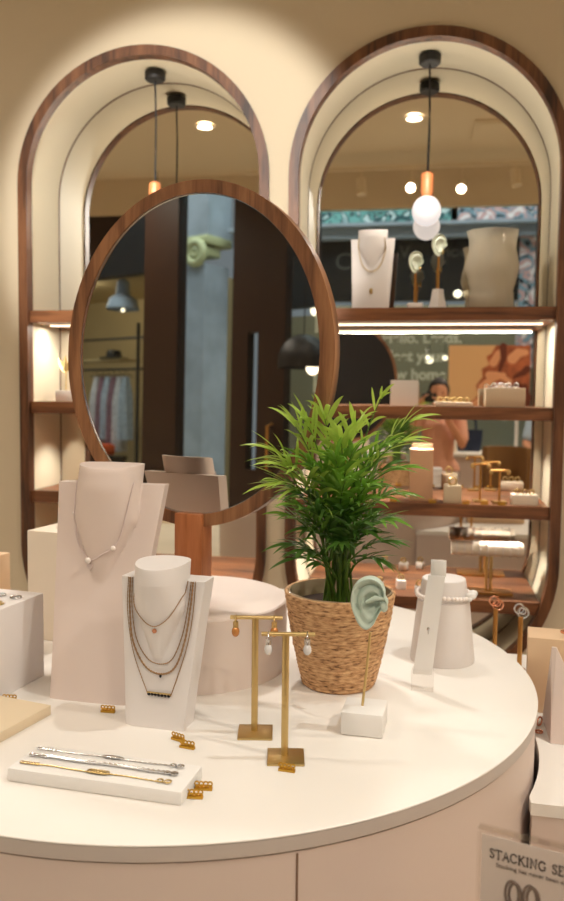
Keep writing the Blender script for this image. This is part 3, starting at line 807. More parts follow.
def leaflet(mb, p, d, up, L, w, droop):
    side = d.cross(up).normalized(); nseg = 6; base = len(mb.v); vs = []; fs = []
    for k in range(nseg + 1):
        u = k / nseg; c = p + d * (L * u) + Vector((0, 0, -1)) * (droop * L * u * u)
        ww = w * (math.sin(PI * min(1, u * .88 + .12)) ** .8) * (1 - u * .25) if k < nseg else .0002
        lift = up * ww * .35
        vs += [c - side * ww + lift, c, c + side * ww + lift]
    for k in range(nseg):
        a = k * 3
        fs += [(a, a + 1, a + 4, a + 3), (a + 1, a + 2, a + 5, a + 4)]
    mb.add(vs, fs)
rnd = random.Random(11)
def frond(root, knee, tip, nl, L, m, w=.0052, droop=.32, spread=.9):
    """stalk from the soil to the knee, then a leafy rachis to the tip"""
    st, kn, tp = Vector(root), Vector(knee), Vector(tip)
    P = [st + (kn - st) * u + Vector((0, 0, .0)) for u in (0, .33, .66, 1)]
    Rc = []
    for k in range(11):
        u = k / 10; q = kn.lerp(tp, u); q.z += (tp - kn).length * .22 * 4 * u * (1 - u) * .5
        Rc.append(q)
    mb = MB()
    for k in range(nl):
        u = .08 + .92 * k / max(1, nl - 1); i = min(9, int(u * 10)); g = u * 10 - i
        c = Rc[i].lerp(Rc[i + 1], g); tg = (Rc[i + 1] - Rc[i]).normalized()
        upv = Vector((0, 0, 1)) - tg * tg.z
        upv = upv.normalized() if upv.length > .15 else (Vector((0, -1, 0)) - tg * -tg.y).normalized()
        sd = tg.cross(upv)
        ll = L * (.62 + .38 * math.sin(PI * min(1, u * .8 + .15))) * rnd.uniform(.85, 1.15)
        ang = spread * (1 - u * .62) * rnd.uniform(.7, 1.25)
        for sg in (-1, 1):
            dd = (tg * math.cos(ang) + sd * sg * math.sin(ang) + upv * rnd.uniform(-.15, .5)).normalized()
            leaflet(mb, c, dd, upv, ll * rnd.uniform(.85, 1.3), w * rnd.uniform(.8, 1.15), droop * rnd.uniform(.5, 1.6))
    leaflet(mb, Rc[-1], (Rc[-1] - Rc[-2]).normalized(), Vector((0, -.5, .8)).normalized(), L * .9, w, droop)
    for v in mb.v:                                  # the crown leans over in front of the mirror's edge
        if v.x < .01 and v.z > .26: v.y = min(v.y, -.05 + (v.y + .05) * .1)
    fo = obj('frond', mb, m, t, sharp=80)
    obj('stalk', MB().tube(P + Rc[1:], [.0026] * 4 + [.0019 - .0012 * k / 10 for k in range(1, 11)], 6), M['stem'], fo)
SZ = HB - .022
def rt():
    a = rnd.uniform(0, 2 * PI); r = rnd.uniform(0, .032); return (r * math.cos(a) - .002, r * math.sin(a) - .004, SZ)
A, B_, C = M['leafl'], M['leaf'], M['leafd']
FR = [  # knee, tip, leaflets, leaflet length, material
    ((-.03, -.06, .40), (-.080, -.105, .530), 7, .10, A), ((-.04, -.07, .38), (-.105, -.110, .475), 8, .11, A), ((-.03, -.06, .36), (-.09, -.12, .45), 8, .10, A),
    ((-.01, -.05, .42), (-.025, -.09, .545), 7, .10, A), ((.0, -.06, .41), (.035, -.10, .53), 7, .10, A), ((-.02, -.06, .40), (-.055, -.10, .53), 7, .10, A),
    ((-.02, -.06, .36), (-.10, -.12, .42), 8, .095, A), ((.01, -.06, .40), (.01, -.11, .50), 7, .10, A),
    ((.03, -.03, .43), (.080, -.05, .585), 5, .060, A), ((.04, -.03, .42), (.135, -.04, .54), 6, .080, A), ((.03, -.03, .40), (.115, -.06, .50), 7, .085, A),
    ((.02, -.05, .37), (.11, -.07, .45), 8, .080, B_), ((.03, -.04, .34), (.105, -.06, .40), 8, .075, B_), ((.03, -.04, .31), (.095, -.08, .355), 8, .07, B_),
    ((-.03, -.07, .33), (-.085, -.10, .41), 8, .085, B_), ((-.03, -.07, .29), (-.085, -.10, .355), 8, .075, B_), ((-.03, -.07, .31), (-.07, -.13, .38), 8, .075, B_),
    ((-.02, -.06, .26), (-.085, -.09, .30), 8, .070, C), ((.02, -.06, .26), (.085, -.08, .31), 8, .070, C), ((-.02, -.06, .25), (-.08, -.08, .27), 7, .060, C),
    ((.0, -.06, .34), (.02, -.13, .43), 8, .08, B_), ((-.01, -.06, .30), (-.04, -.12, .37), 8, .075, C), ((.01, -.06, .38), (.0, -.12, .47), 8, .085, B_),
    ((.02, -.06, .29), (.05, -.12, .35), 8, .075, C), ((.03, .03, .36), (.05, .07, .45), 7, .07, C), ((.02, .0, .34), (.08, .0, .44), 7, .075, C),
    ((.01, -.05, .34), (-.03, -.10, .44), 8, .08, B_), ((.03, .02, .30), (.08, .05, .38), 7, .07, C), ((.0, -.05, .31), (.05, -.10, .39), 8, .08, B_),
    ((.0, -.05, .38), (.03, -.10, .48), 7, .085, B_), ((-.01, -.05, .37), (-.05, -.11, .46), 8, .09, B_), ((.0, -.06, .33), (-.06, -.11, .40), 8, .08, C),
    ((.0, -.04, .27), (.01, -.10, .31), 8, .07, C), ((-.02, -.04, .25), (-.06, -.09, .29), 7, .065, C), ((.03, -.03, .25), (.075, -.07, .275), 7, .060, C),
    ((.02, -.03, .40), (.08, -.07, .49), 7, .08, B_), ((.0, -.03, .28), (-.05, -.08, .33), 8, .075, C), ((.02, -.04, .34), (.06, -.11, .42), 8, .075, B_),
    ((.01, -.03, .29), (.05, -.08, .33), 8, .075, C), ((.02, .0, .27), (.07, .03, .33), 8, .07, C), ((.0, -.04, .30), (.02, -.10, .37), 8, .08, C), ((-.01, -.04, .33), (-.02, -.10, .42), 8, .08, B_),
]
for kn, tp, nl, L, m in FR:
    frond(rt(), kn, tp, nl, L, m)

# ------------------------------------------------------------------ ear display
t = thing('ear_display', 'sage green ear on a gold rod in a white block before the basket', 'earring display', (-.096, 1.421, HT), R(-3))
obj('base', MB().box((0, 0, .0205), (.074, .078, .041), bev=.003), M['white'], t)
obj('rod', MB().tube([(-.004, .0, .04), (.002, .0, .10), (.008, .0, .175)], .0024, 10), M['gold'], t)
opx = [(200, 55), (236, 62), (262, 84), (276, 115), (278, 145), (290, 165), (288, 190), (262, 212), (246, 240), (226, 282), (205, 303), (188, 308), (166, 296), (148, 272), (136, 245), (124, 215), (117, 180), (119, 140), (132, 100), (160, 70)]
S_ = 4.74 * 560; cxp, czp = 200, 180
O2 = [((x - cxp) / S_, (czp - y) / S_) for x, y in opx]
def catm(pts, n):
    out = []; L = len(pts)
    for k in range(n):
        u = k / n * L; i = int(u); f = u - i
        p0, p1, p2, p3 = (pts[(i + d) % L] for d in (-1, 0, 1, 2))
        out.append(tuple(.5 * (2 * p1[m] + (p2[m] - p0[m]) * f + (2 * p0[m] - 5 * p1[m] + 4 * p2[m] - p3[m]) * f * f + (3 * p1[m] - p0[m] - 3 * p2[m] + p3[m]) * f ** 3) for m in (0, 1)))
    return out
E2 = catm(O2, 64); kx, kz = (228 - cxp) / S_, (czp - 195) / S_
rings = []
for s_, y in ((.90, .012), (.985, .008), (1.0, .0), (.985, -.007), (.94, -.0105), (.87, -.009), (.80, -.002), (.72, .001), (.62, -.005), (.53, -.007), (.45, -.003), (.36, .005), (.22, .009), (.06, .010)):
    q = []
    for k, (x, z) in enumerate(E2):
        lobe = max(0, min(1, (-.012 - z) / .02)); yy = y * (1 - .55 * lobe) - .003 * lobe
        q.append((kx + (x - kx) * s_, yy, kz + (z - kz) * s_))
    rings.append(q)
ear = MB().loft(rings)
ear.ell((kx + .017, -.004, kz + .001), (.007, .006, .010), 14, 10)
ear.tube([(kx - .012, -.006, kz + .008), (kx + .002, -.007, kz + .016), (kx + .018, -.006, kz + .015)], [.0035, .0045, .003], 10, roundcap=True)
obj('ear', ear, M['sage'], t, sharp=70, loc=(.004, -.002, .228))

# ------------------------------------------------------------------ white bangle cone and earring card in acrylic
def bangle_cone():
    t = thing('bangle_cone', 'white tapered bangle cone with a bow bracelet round it', 'bracelet display', (.048, 1.842, HT))
    obj('cone', MB().lathe([(0, 0), (.070, 0), (.0715, .003), (.0575, .137), (.052, .139), (.051, .166), (.048, .184), (.046, .186), (0, .186)], 64), M['bustw'], t)
    return t
bangle_cone()
t = thing('bracelet', 'white beaded bracelet with a bow around the bangle cone', 'bracelet', (.048, 1.842, HT + .150))
mb = MB()
for k in range(40):
    a = 2 * PI * k / 40; mb.ell(((.0590) * math.cos(a), (.0590) * math.sin(a), .002 * math.sin(3 * a)), (.0052, .0052, .0052), 8, 6)
obj('beads', mb, M['pearl'], t)
obj('bow', MB().ell((.058, -.030, .004), (.012, .006, .008), 12, 8).ell((.064, -.012, .006), (.010, .008, .008), 12, 8).ell((.056, -.036, -.002), (.005, .005, .005), 10, 8), M['white'], t)
t = thing('earring_card_stand', 'tall white earring card held upright in a clear acrylic block before the bangle cone', 'earring display', (.005, 1.640, HT), R(-2))
obj('acrylic_block', MB().box((0, 0, .020), (.044, .030, .040), bev=.0015), M['acrylic'], t)
obj('card', MB().prism([(-.020, .0), (.018, .0), (.040, .200), (.006, .200)], -.002, .002, Matrix.Translation((0, .0, .030)) @ Matrix.Rotation(PI / 2 - .10, 4, 'X')), M['white'], t)
obj('top_card', MB().box((.026, .022, .244), (.031, .003, .034), bev=.0008), M['white'], t)
t = thing('earring', 'small silver stud earring on the tall white card', 'earring', (.012, 1.640, HT + .125))
obj('stud', MB().ell((.002, -.004, .0), (.003, .003, .004), 10, 8).ring((.002, -.006, -.006), .004, .0008, 'X', 14, 6), M['silver'], t)

# ------------------------------------------------------------------ side counter on the right
ZC = .80
def side_counter():
    pts = [(.194, 1.424), (1.3, 1.39), (1.3, 2.27)]
    a0 = math.asin((2.27 - TC[1]) / 0.733); a1 = -math.acos((.194 - TC[0]) / 0.733)
    for k in range(25):
        a = a0 + (a1 - a0) * k / 24; pts.append((TC[0] + 0.733 * math.cos(a), TC[1] + 0.733 * math.sin(a)))
    return pts
sp = side_counter()
t = thing('side_counter', 'lower white side counter with a blush front, behind the sign holder', 'counter', (0, 0, 0))
obj('top', MB().prism(sp, ZC - .022, ZC), M['top'], t)
sp2 = [((x - .7) * .995 + .7 , (y - 1.85) * .995 + 1.85) for x, y in sp]
obj('base', MB().prism(sp2, 0, ZC - .0225), M['pinkbase'], t)
single('peach_box', MB().box((.155, .045, .0845), (.31, .09, .169), bev=.0015), M['peach'], 'peach display box with a rose gold ring on the side counter', 'display block', (.2345, 1.850, ZC + .0005), R(-6))
t = thing('finger_ring', 'rose gold bow ring standing on top of the peach box', 'ring', (.325, 1.868, ZC + .1700))
obj('band', MB().ring((0, 0, .010), .010, .0017, 'Y', 24, 8), M['rosegold'], t)
obj('bow', MB().ell((-.010, -.002, .012), (.010, .003, .006), 12, 8).ell((.010, -.002, .016), (.009, .003, .008), 12, 8).ell((0, -.002, .012), (.004, .004, .004), 10, 8), M['rosegold'], t)
single('white_easel', MB().loft([[(-.0, -.03, 0), (.10, -.05, 0), (.10, .09, 0), (.01, .10, 0)], [(.004, .005, .188), (.012, .0, .188), (.014, .006, .188), (.006, .010, .188)]]), M['bust'], 'pale pink slanted earring easel in front of the peach box', 'earring display', (.262, 1.715, ZC + .0005), R(4))
ring('small rose gold ring lying beside the slanted easel', (.2475, 1.735, ZC + .0005), M['rosegold'], .007, .0022)
ring('rose gold ring standing beside the slanted easel', (.2540, 1.775, ZC + .0005), M['rosegold'], .009, .002, None, PI / 2, .9)
def ringpost(x, y, h, label, m):
    t = thing('ring_post', label, 'ring stand', (x, y, ZC), R(10), 'gold ring posts on the side counter')
    obj('foot', MB().cyl((0, 0, 0), .016, .004, 24, bev=.001), M['bronze'], t)
    obj('post', MB().tube([(0, 0, .004), (0, 0, h)], .0062, 14), M['bronze'], t)
    o = thing('finger_ring', label.replace('gold post', 'twisted ring on the gold post'), 'ring', (x, y, ZC + h), R(10), 'twisted rings on gold posts')
    obj('band', MB().ring((.006, 0, .010), .0135, .0026, 'Y', 26, 8), m, o)
    obj('twist', MB().ring((-.006, -.004, .022), .012, .0024, 'Y', 26, 8).ring((.002, -.006, .016), .008, .0022, 'Y', 20, 8), m, o)
ringpost(.194, 2.203, .140, 'gold post nearest the bangle cone on the side counter', M['rosegold'])
ringpost(.251, 2.136, .140, 'gold post nearest the peach box on the side counter', M['silver'])

# ------------------------------------------------------------------ sign holder
struct_pl = single('sign_plinth', MB().box((0, 0, .4425), (.17, .07, .885), bev=.002), M['pinkbase'], 'blush plinth carrying the acrylic sign holder, below the view', 'plinth', (.153, .9205, 0), R(-17))
SLOC = (.0713, .9455, .8855)
t = thing('sign_holder', 'clear acrylic sign holder with a grey STACKING SETS card', 'sign', SLOC, R(-17))
obj('acrylic_sheet', MB().box((.085, .006, .059), (.17, .002, .118), bev=.0005).box((.085, -.006, .0565), (.17, .002, .113), bev=.0005).box((.085, .0, .0015), (.17, .014, .003), bev=.0005).box((.085, .0, .1165), (.17, .011, .0015)), M['acrylic'], t)
obj('card', MB().box((.086, .0, .055), (.164, .0008, .107)), M['paper'], t)
GL = {  # stroke letters with serifs, unit height
    'S': [[(.46, .80), (.40, .95), (.26, 1.), (.10, .92), (.07, .75), (.15, .60), (.34, .47), (.46, .32), (.44, .12), (.27, 0), (.11, .05), (.05, .22)]],
    'T': [[(.0, .98), (.66, .98)], [(.33, .98), (.33, 0)], [(.22, .0), (.44, .0)], [(.0, .98), (.0, .84)], [(.66, .98), (.66, .84)]],
    'A': [[(.05, 0), (.36, 1.), (.67, 0)], [(.17, .36), (.55, .36)], [(-.03, 0), (.14, 0)], [(.56, 0), (.77, 0)]],
    'C': [[(.66, .76), (.58, .93), (.40, 1.), (.20, .92), (.06, .68), (.06, .34), (.20, .08), (.40, 0), (.58, .07), (.67, .24)]],
    'K': [[(.12, 0), (.12, 1.)], [(.60, 1.), (.12, .46)], [(.26, .60), (.66, 0)], [(.02, 0), (.24, 0)], [(.02, 1), (.24, 1)], [(.50, 1), (.70, 1)], [(.56, 0), (.76, 0)]],
    'I': [[(.14, 0), (.14, 1.)], [(.03, 0), (.25, 0)], [(.03, 1), (.25, 1)]],
    'N': [[(.12, 0), (.12, 1.), (.64, 0), (.64, 1.)], [(.02, 0), (.22, 0)], [(.02, 1), (.14, 1)], [(.54, 1), (.74, 1)]],
    'G': [[(.66, .76), (.58, .93), (.40, 1.), (.20, .92), (.06, .68), (.06, .34), (.20, .08), (.40, 0), (.58, .05), (.66, .14), (.66, .42)], [(.54, .42), (.76, .42)]],
    'E': [[(.12, 0), (.12, 1.)], [(.02, 0), (.52, 0), (.54, .2)], [(.02, 1), (.50, 1), (.50, .84)], [(.12, .52), (.40, .52)]],
}
ADV = dict(S=.62, T=.76, A=.82, C=.84, K=.84, I=.40, N=.88, G=.90, E=.70)
def serif(body, x, z, h, y):
    mb = MB()
    for ch in body:
        if ch == ' ': x += h * .5; continue
        for st in GL[ch]:
            mb.tube([(x + p[0] * h, y, z + p[1] * h) for p in st], h * .07, 5)
        x += ADV[ch] * h
    return mb
obj('heading', serif('STACKING SETS', .0135, .0830, .0106, -.0009), M['ink'], t)
obj('subheading', MB().text('Stacking has never been easier', .0072, .0002, Matrix.Translation((.021, -.0010, .0735)) @ Matrix.Rotation(PI / 2, 4, 'X')), M['inkgrey'], t)
rg = MB()
for x0 in (.040, .060):
    for dx, rr in ((0, .0135), (.0035, .012)):
        rg.tube([(x0 + dx + .55 * rr * math.cos(a), -.0009, .046 + 1.15 * rr * math.sin(a)) for a in [2 * PI * k / 24 for k in range(24)]], .0016, 5, True)
obj('printed_rings', rg, M['inkgrey'], t)

# ------------------------------------------------------------------ things on the niche shelves
Z1, Z2, Z3, Z4 = (z + .0003 for z in SHELF)
nb = Bust(.300, .268, .164, .136, .055, .045, .16, .16, .03)
make_bust(nb, 'white necklace bust on the top shelf beside the glass vase', M['bustw'], (-.214, 3.07, Z1), R(-4))
chain(nb, [(-.048, .266), (-.049, .22), (-.032, .165), (0, .143), (.032, .165), (.049, .22), (.048, .266)], .0018, 'gold chain on the top-shelf necklace bust', M['gold'], (-.214, 3.07, Z1), R(-4),
      pend=lambda t, b: obj('pendant', MB().ell((.002, b.yf(0, .07) - .003, .07), (.006, .003, .011), 12, 8), M['gold'], t))
def eartier(x, h, label, two):
    t = thing('ear_display', label, 'earring display', (x, 3.09, Z1), R(5), 'ear displays on the top shelf')
    obj('base', MB().box((0, 0, .012), (.056, .05, .024), bev=.002) if two < 1 else MB().lathe([(0, 0), (.034, 0), (.030, .02), (.024, .045), (.02, .075), (0, .076)], 4), M['white'], t)
    obj('rod', MB().tube([(0, 0, .02), (0, 0, h - .06)], .005, 10), M['bronze'], t)
    mb = MB()
    q = MB().loft([[(p[0] * .86, y * .9, p[2] * .86) for p in r_] for r_, y in ((rings[2], .006), (rings[4], -.01), (rings[6], -.003), (rings[8], -.008), (rings[11], .004))])
    mb.add(q.v, q.f, Matrix.Translation((0, -.008, h - .038)))
    obj('ear', mb, M['palesage'], t, sharp=70)
    obj('cuff', MB().ring((.014, -.012, h - .065), .008, .0025, 'X', 16, 6), M['gold'], t)
eartier(-.050, .212, 'shorter pale ear display on the top shelf beside the bust', 0)
eartier(.033, .272, 'taller pale ear display on the top shelf beside the glass vase', 1)
def vwob(a, z): return 1 + .03 * math.sin(2 * a + z * 16) + .07 * noise.noise(Vector((math.cos(a) * 2.6, math.sin(a) * 2.6, z * 26)))
vp = [(0, 0), (.078, 0), (.084, .01), (.080, .05), (.078, .07), (.090, .12), (.096, .15), (.090, .19), (.084, .22), (.086, .25), (.094, .285), (.089, .285), (.080, .25), (.079, .22), (.085, .19), (.090, .15), (.085, .12), (.073, .07), (.075, .05), (.076, .016), (0, .014)]
single('glass_vase', MB().lathe(vp, 72, wob=vwob, sy=.75), M['vase'], 'rippled clear glass vase on the top shelf', 'vase', (.226, 3.11, Z1))

single('gift_card', MB().prism([(-.052, 0), (.052, 0), (.052, .096), (-.052, .096)], -.002, .002, Matrix.Rotation(PI / 2 - .12, 4, 'X')), M['white'], 'white upright card on the second shelf beside the palm tip', 'card', (-.082, 3.09, Z2))
t = thing('ring_tray', 'low cream ring tray in the middle of the second shelf', 'tray', (.098, 3.06, Z2))
obj('pad', MB().box((0, 0, .008), (.135, .06, .016), bev=.003), M['offwhite'], t)
def srings(cx, cy, z, n, dx, lab, grp, m=M['gold']):
    r0 = None
    names = ('first', 'second', 'third', 'fourth', 'fifth', 'sixth')
    for k in range(n):
        p = (cx + dx * (k - (n - 1) / 2), cy, z)
        lb = lab % names[k]
        if r0 is None: r0 = ring(lb, p, m, .009, .0022, None, PI / 2, .3, group=grp)
        else: dup(r0, p, None, lb)
srings(.098, 3.05, Z2 + .0162, 5, .024, '%s gold ring from the palm side, on the low cream ring tray', 'rings on the cream ring tray')
single('beige_block', MB().box((0, 0, .035), (.142, .07, .070), bev=.002), M['beige'], 'beige block with small rings on the second shelf', 'display block', (.282, 3.10, Z2))
srings(.282, 3.09, Z2 + .0702, 4, .026, '%s silver ring from the palm side, on the beige block', 'rings on the beige block', M['silver'])

single('rose_block', MB().box((0, 0, .096), (.086, .07, .192), bev=.002), M['pinkbox'], 'tall rose-tan block on the third shelf behind the palm', 'display block', (-.012, 3.10, Z3))
single('cream_cube', MB().box((0, 0, .032), (.064, .06, .064), bev=.002), M['beige'], 'cream cube with a gold ring on the third shelf', 'display block', (.102, 3.06, Z3))
ring('large gold ring standing on the cream cube', (.102, 3.05, Z3 + .0642), M['gold'], .014, .0035, None, PI / 2, .2)
def smallT(x, y, h, half, label):
    t = thing('earring_stand', label, 'earring stand', (x, y, Z3), R(8), 'small gold earring stands on the third shelf')
    obj('base', MB().box((0, 0, .004), (.05, .05, .008), bev=.001), M['gold'], t)
    obj('post', MB().tube([(0, 0, .008), (0, 0, h)], .0042, 10), M['bronze'], t)
    obj('crossbar', MB().tube([(-half, 0, h), (half, 0, h)], .0045, 10), M['bronze'], t)
    obj('end_knob', MB().ell((-half, 0, h - .006), (.008, .006, .010), 10, 8).ell((half, 0, h - .006), (.008, .006, .010), 10, 8), M['gold'], t)
smallT(.204, 3.10, .140, .030, 'taller small gold T stand on the third shelf, nearer the cream cube')
smallT(.272, 3.08, .120, .032, 'shorter small gold T stand on the third shelf, nearer the low white block')
single('low_block', MB().box((0, 0, .019), (.092, .06, .038), bev=.002), M['offwhite'], 'low cream block with rings at the end of the third shelf', 'display block', (.358, 3.06, Z3))
srings(.358, 3.05, Z3 + .0382, 3, .025, '%s gold ring from the palm side, on the low cream block', 'rings on the low cream block')
shelf_tags = [(-.112, 'gold price tag at the edge of the third shelf, nearest the palm'), (.030, 'gold price tag at the edge of the third shelf beside the rose-tan block'), (.150, 'gold price tag at the edge of the third shelf beside the cream cube'), (.215, 'gold price tag on the third shelf before the small gold stands'), (.275, 'gold price tag on the third shelf beside the low cream block')]
for x, lb in shelf_tags: dup(pt, (x, 3.018, Z3), 0, lb, 'gold price tags on the third shelf')

t = thing('bracelet_bar', 'gold T-bar with a white padded roller full of bracelets on the bottom shelf', 'bracelet display', (.237, 3.12, Z4))
obj('base', MB().box((0, 0, .005), (.19, .075, .010), bev=.001).box((0, .045, .004), (.15, .012, .008)), M['bronze'], t)
obj('post', MB().tube([(0, 0, .01), (0, 0, .140)], .006, 12).tube([(.016, 0, .01), (.016, 0, .140)], .006, 12), M['gold'], t)
obj('roller', MB().tube([(-.132, 0, .168), (.132, 0, .168)], .027, 24), M['offwhite'], t)
g = 'bracelets on the white roller'
bw = None
for k in range(9):
    x = .237 - .112 + k * .028; lb = ('first', 'second', 'third', 'fourth', 'fifth', 'sixth', 'seventh', 'eighth', 'ninth')[k] + ' bracelet from the palm side on the white roller'
    if bw is None:
        bw = thing('bracelet', lb, 'bracelet', (x, 3.12, Z4 + .168), 0, g)
        obj('band', MB().ring((0, 0, 0), .0300, .0018, 'X', 28, 8), M['pearl'], bw)
    else: dup(bw, (x, 3.12, Z4 + .168), 0, lb)
for k, (x, y, s_, lb) in enumerate(((-.16, 3.08, .030, 'white ring cube on the bottom shelf, nearest the palm'), (-.08, 3.12, .034, 'white ring cube on the bottom shelf, second from the palm'), (-.01, 3.06, .028, 'white ring cube on the bottom shelf just behind the bangle cone'))):
    single('ring_cube', MB().box((0, 0, s_ / 2), (s_, s_, s_), bev=.0015), M['white'], lb, 'display block', (x, y, Z4), R(12 * k), 'white ring cubes on the bottom shelf')
    ring('gold ring on the ' + lb, (x, y, Z4 + s_ + .0002), M['gold'], .010, .003, None, PI / 2, .3, group='gold rings on the white ring cubes')

# the other niche
t = thing('leaf_earring_stand', 'gold leaf-shaped earring stand on the second shelf of the left niche', 'earring stand', (-1.452, 3.14, Z2))
obj('block', MB().box((.015, 0, .022), (.09, .07, .044), bev=.002), M['white'], t)
obj('stem', MB().tube([(.0, 0, .04), (.002, 0, .13)], .003, 8), M['gold'], t)
lf = MB()
for s_, a in ((-1, .5), (1, .5), (0, 0)):
    leaflet(lf, Vector((0, -.002, .12)), Vector((s_ * .5, 0, .85)).normalized(), Vector((0, -1, 0)), .065, .012, -.05)
obj('leaf', lf, M['gold'], t)

# ------------------------------------------------------------------ the shop behind the viewer, seen in the mirrors
t = thing('aisle_counter', 'white-topped blush counter in the aisle behind the viewer', 'counter', (-.35, -1.15, 0))
obj('top', MB().box((0, 0, .985), (1.75, .62, .03), bev=.003), M['top'], t)
obj('base', MB().box((0, 0, .485), (1.70, .57, .97)), M['pinkbase'], t)
for x, y, w, h, lb, m in ((-.95, -1.05, .16, .18, 'white block on the aisle counter, farthest from the poster', 'white'), (-.60, -1.2, .12, .12, 'cream block on the aisle counter beside the white blocks', 'offwhite'), (-.30, -1.0, .14, .20, 'tall white block in the middle of the aisle counter', 'white'), (.20, -1.05, .16, .10, 'low cream block on the aisle counter beside the navy bag', 'offwhite')):
    single('display_block', MB().box((0, 0, h / 2), (w, .12, h), bev=.002), M[m], lb, 'display block', (x, y, 1.0003), .1, 'blocks on the aisle counter')
t = thing('tote_bag', 'navy canvas tote bag standing on the aisle counter', 'bag', (.40, -1.18, 1.0003), .1)
obj('body', MB().loft([[(-.10, -.05, 0), (.10, -.05, 0), (.10, .05, 0), (-.10, .05, 0)], [(-.115, -.045, .1), (.115, -.045, .1), (.115, .045, .1), (-.115, .045, .1)], [(-.12, -.02, .2), (.12, -.02, .2), (.12, .02, .2), (-.12, .02, .2)]]), M['navy'], t)
for y in (-.02, .02): obj('handle', MB().tube([(-.06, y, .19), (-.055, y, .28), (0, y, .32), (.055, y, .28), (.06, y, .19)], .010, 8), M['navy'], t)
# poster on a stand
t = thing('photo_poster', 'photo poster of hands with rings on a beige ground, on a stand by the window', 'poster', (.60, -1.75, .0))
obj('foot', MB().box((0, 0, .015), (.6, .3, .03), bev=.003), M['white'], t)
obj('stand', MB().box((-.28, 0, .70), (.03, .03, 1.36)).box((.28, 0, .70), (.03, .03, 1.36)), M['white'], t)
obj('board', MB().box((0, .02, 1.68), (.78, .02, .66)), M['posterbeige'], t)
pp = [(.39, 1.35), (.39, 2.01), (.06, 2.01), (.02, 1.93), (-.03, 1.90), (.0, 1.82), (-.07, 1.78), (-.06, 1.70), (-.12, 1.62), (-.10, 1.52), (-.18, 1.44), (-.16, 1.35)]
obj('printed_hand', MB().prism(pp, .0305, .0325, Matrix(((1, 0, 0, 0), (0, 0, 1, 0), (0, 1, 0, 0), (0, 0, 0, 1)))), M['photoskin'], t)
fg = MB()
for x0, z0, x1, z1, w in ((-.12, 1.42, .12, 1.60, .045), (-.06, 1.60, .14, 1.72, .04), (.0, 1.72, .20, 1.66, .035), (.04, 1.84, .14, 1.96, .04), (.22, 1.88, .34, 1.94, .05), (.20, 1.44, .36, 1.50, .04)):
    fg.tube([(x0, 0, z0), ((x0 + x1) / 2, 0, (z0 + z1) / 2 + .03), (x1, 0, z1)], [w, w * .9, w * .6], 10, roundcap=True)
for v in fg.v: v.y = .0330 + v.y * .02
obj('printed_fingers', fg, M['photolight'], t)
dk = MB()
for x0, z0, x1, z1 in ((.13, 2.0, .10, 1.76), (.28, 1.62, .10, 1.50), (.36, 1.78, .24, 1.70), (.02, 1.50, -.10, 1.38), (.34, 1.60, .38, 1.40)):
    dk.tube([(x0, 0, z0), ((x0 + x1) / 2 + .02, 0, (z0 + z1) / 2), (x1, 0, z1)], [.035, .03, .015], 8, roundcap=True)
for v in dk.v: v.y = .0345 + v.y * .02
obj('printed_shadows', dk, M['photodark'], t)
# tub chair
t = thing('tub_chair', 'tan brown upholstered high chair beside the aisle counter', 'chair', (.66, -.35, 0), PI + .2)
arc = [(-.20 * math.cos(a), .02 + .20 * math.sin(a)) for a in [PI * k / 16 for k in range(17)]]
bk = [[(p[0] * s_, p[1] * s_, z) for p in arc] + [(p[0] * s_ * .8, p[1] * s_ * .8, z) for p in reversed(arc)] for z, s_ in ((.70, .95), (.80, 1.), (1.02, 1.02), (1.09, .98))]
obj('backrest', MB().loft(bk), M['chairf'], t, sharp=60)
obj('seat', MB().lathe([(0, .64), (.19, .64), (.205, .67), (.20, .71), (.17, .725), (0, .725)], 32), M['chairf'], t)
for sx in (-1, 1):
    for sy in (-1, 1): obj('leg', MB().tube([(sx * .12, sy * .12, .645), (sx * .17, sy * .17, 0)], [.016, .011], 10), M['frame'], t)
obj('footrest', MB().ring((0, 0, .25), .205, .008, 'Z', 32, 8), M['frame'], t)

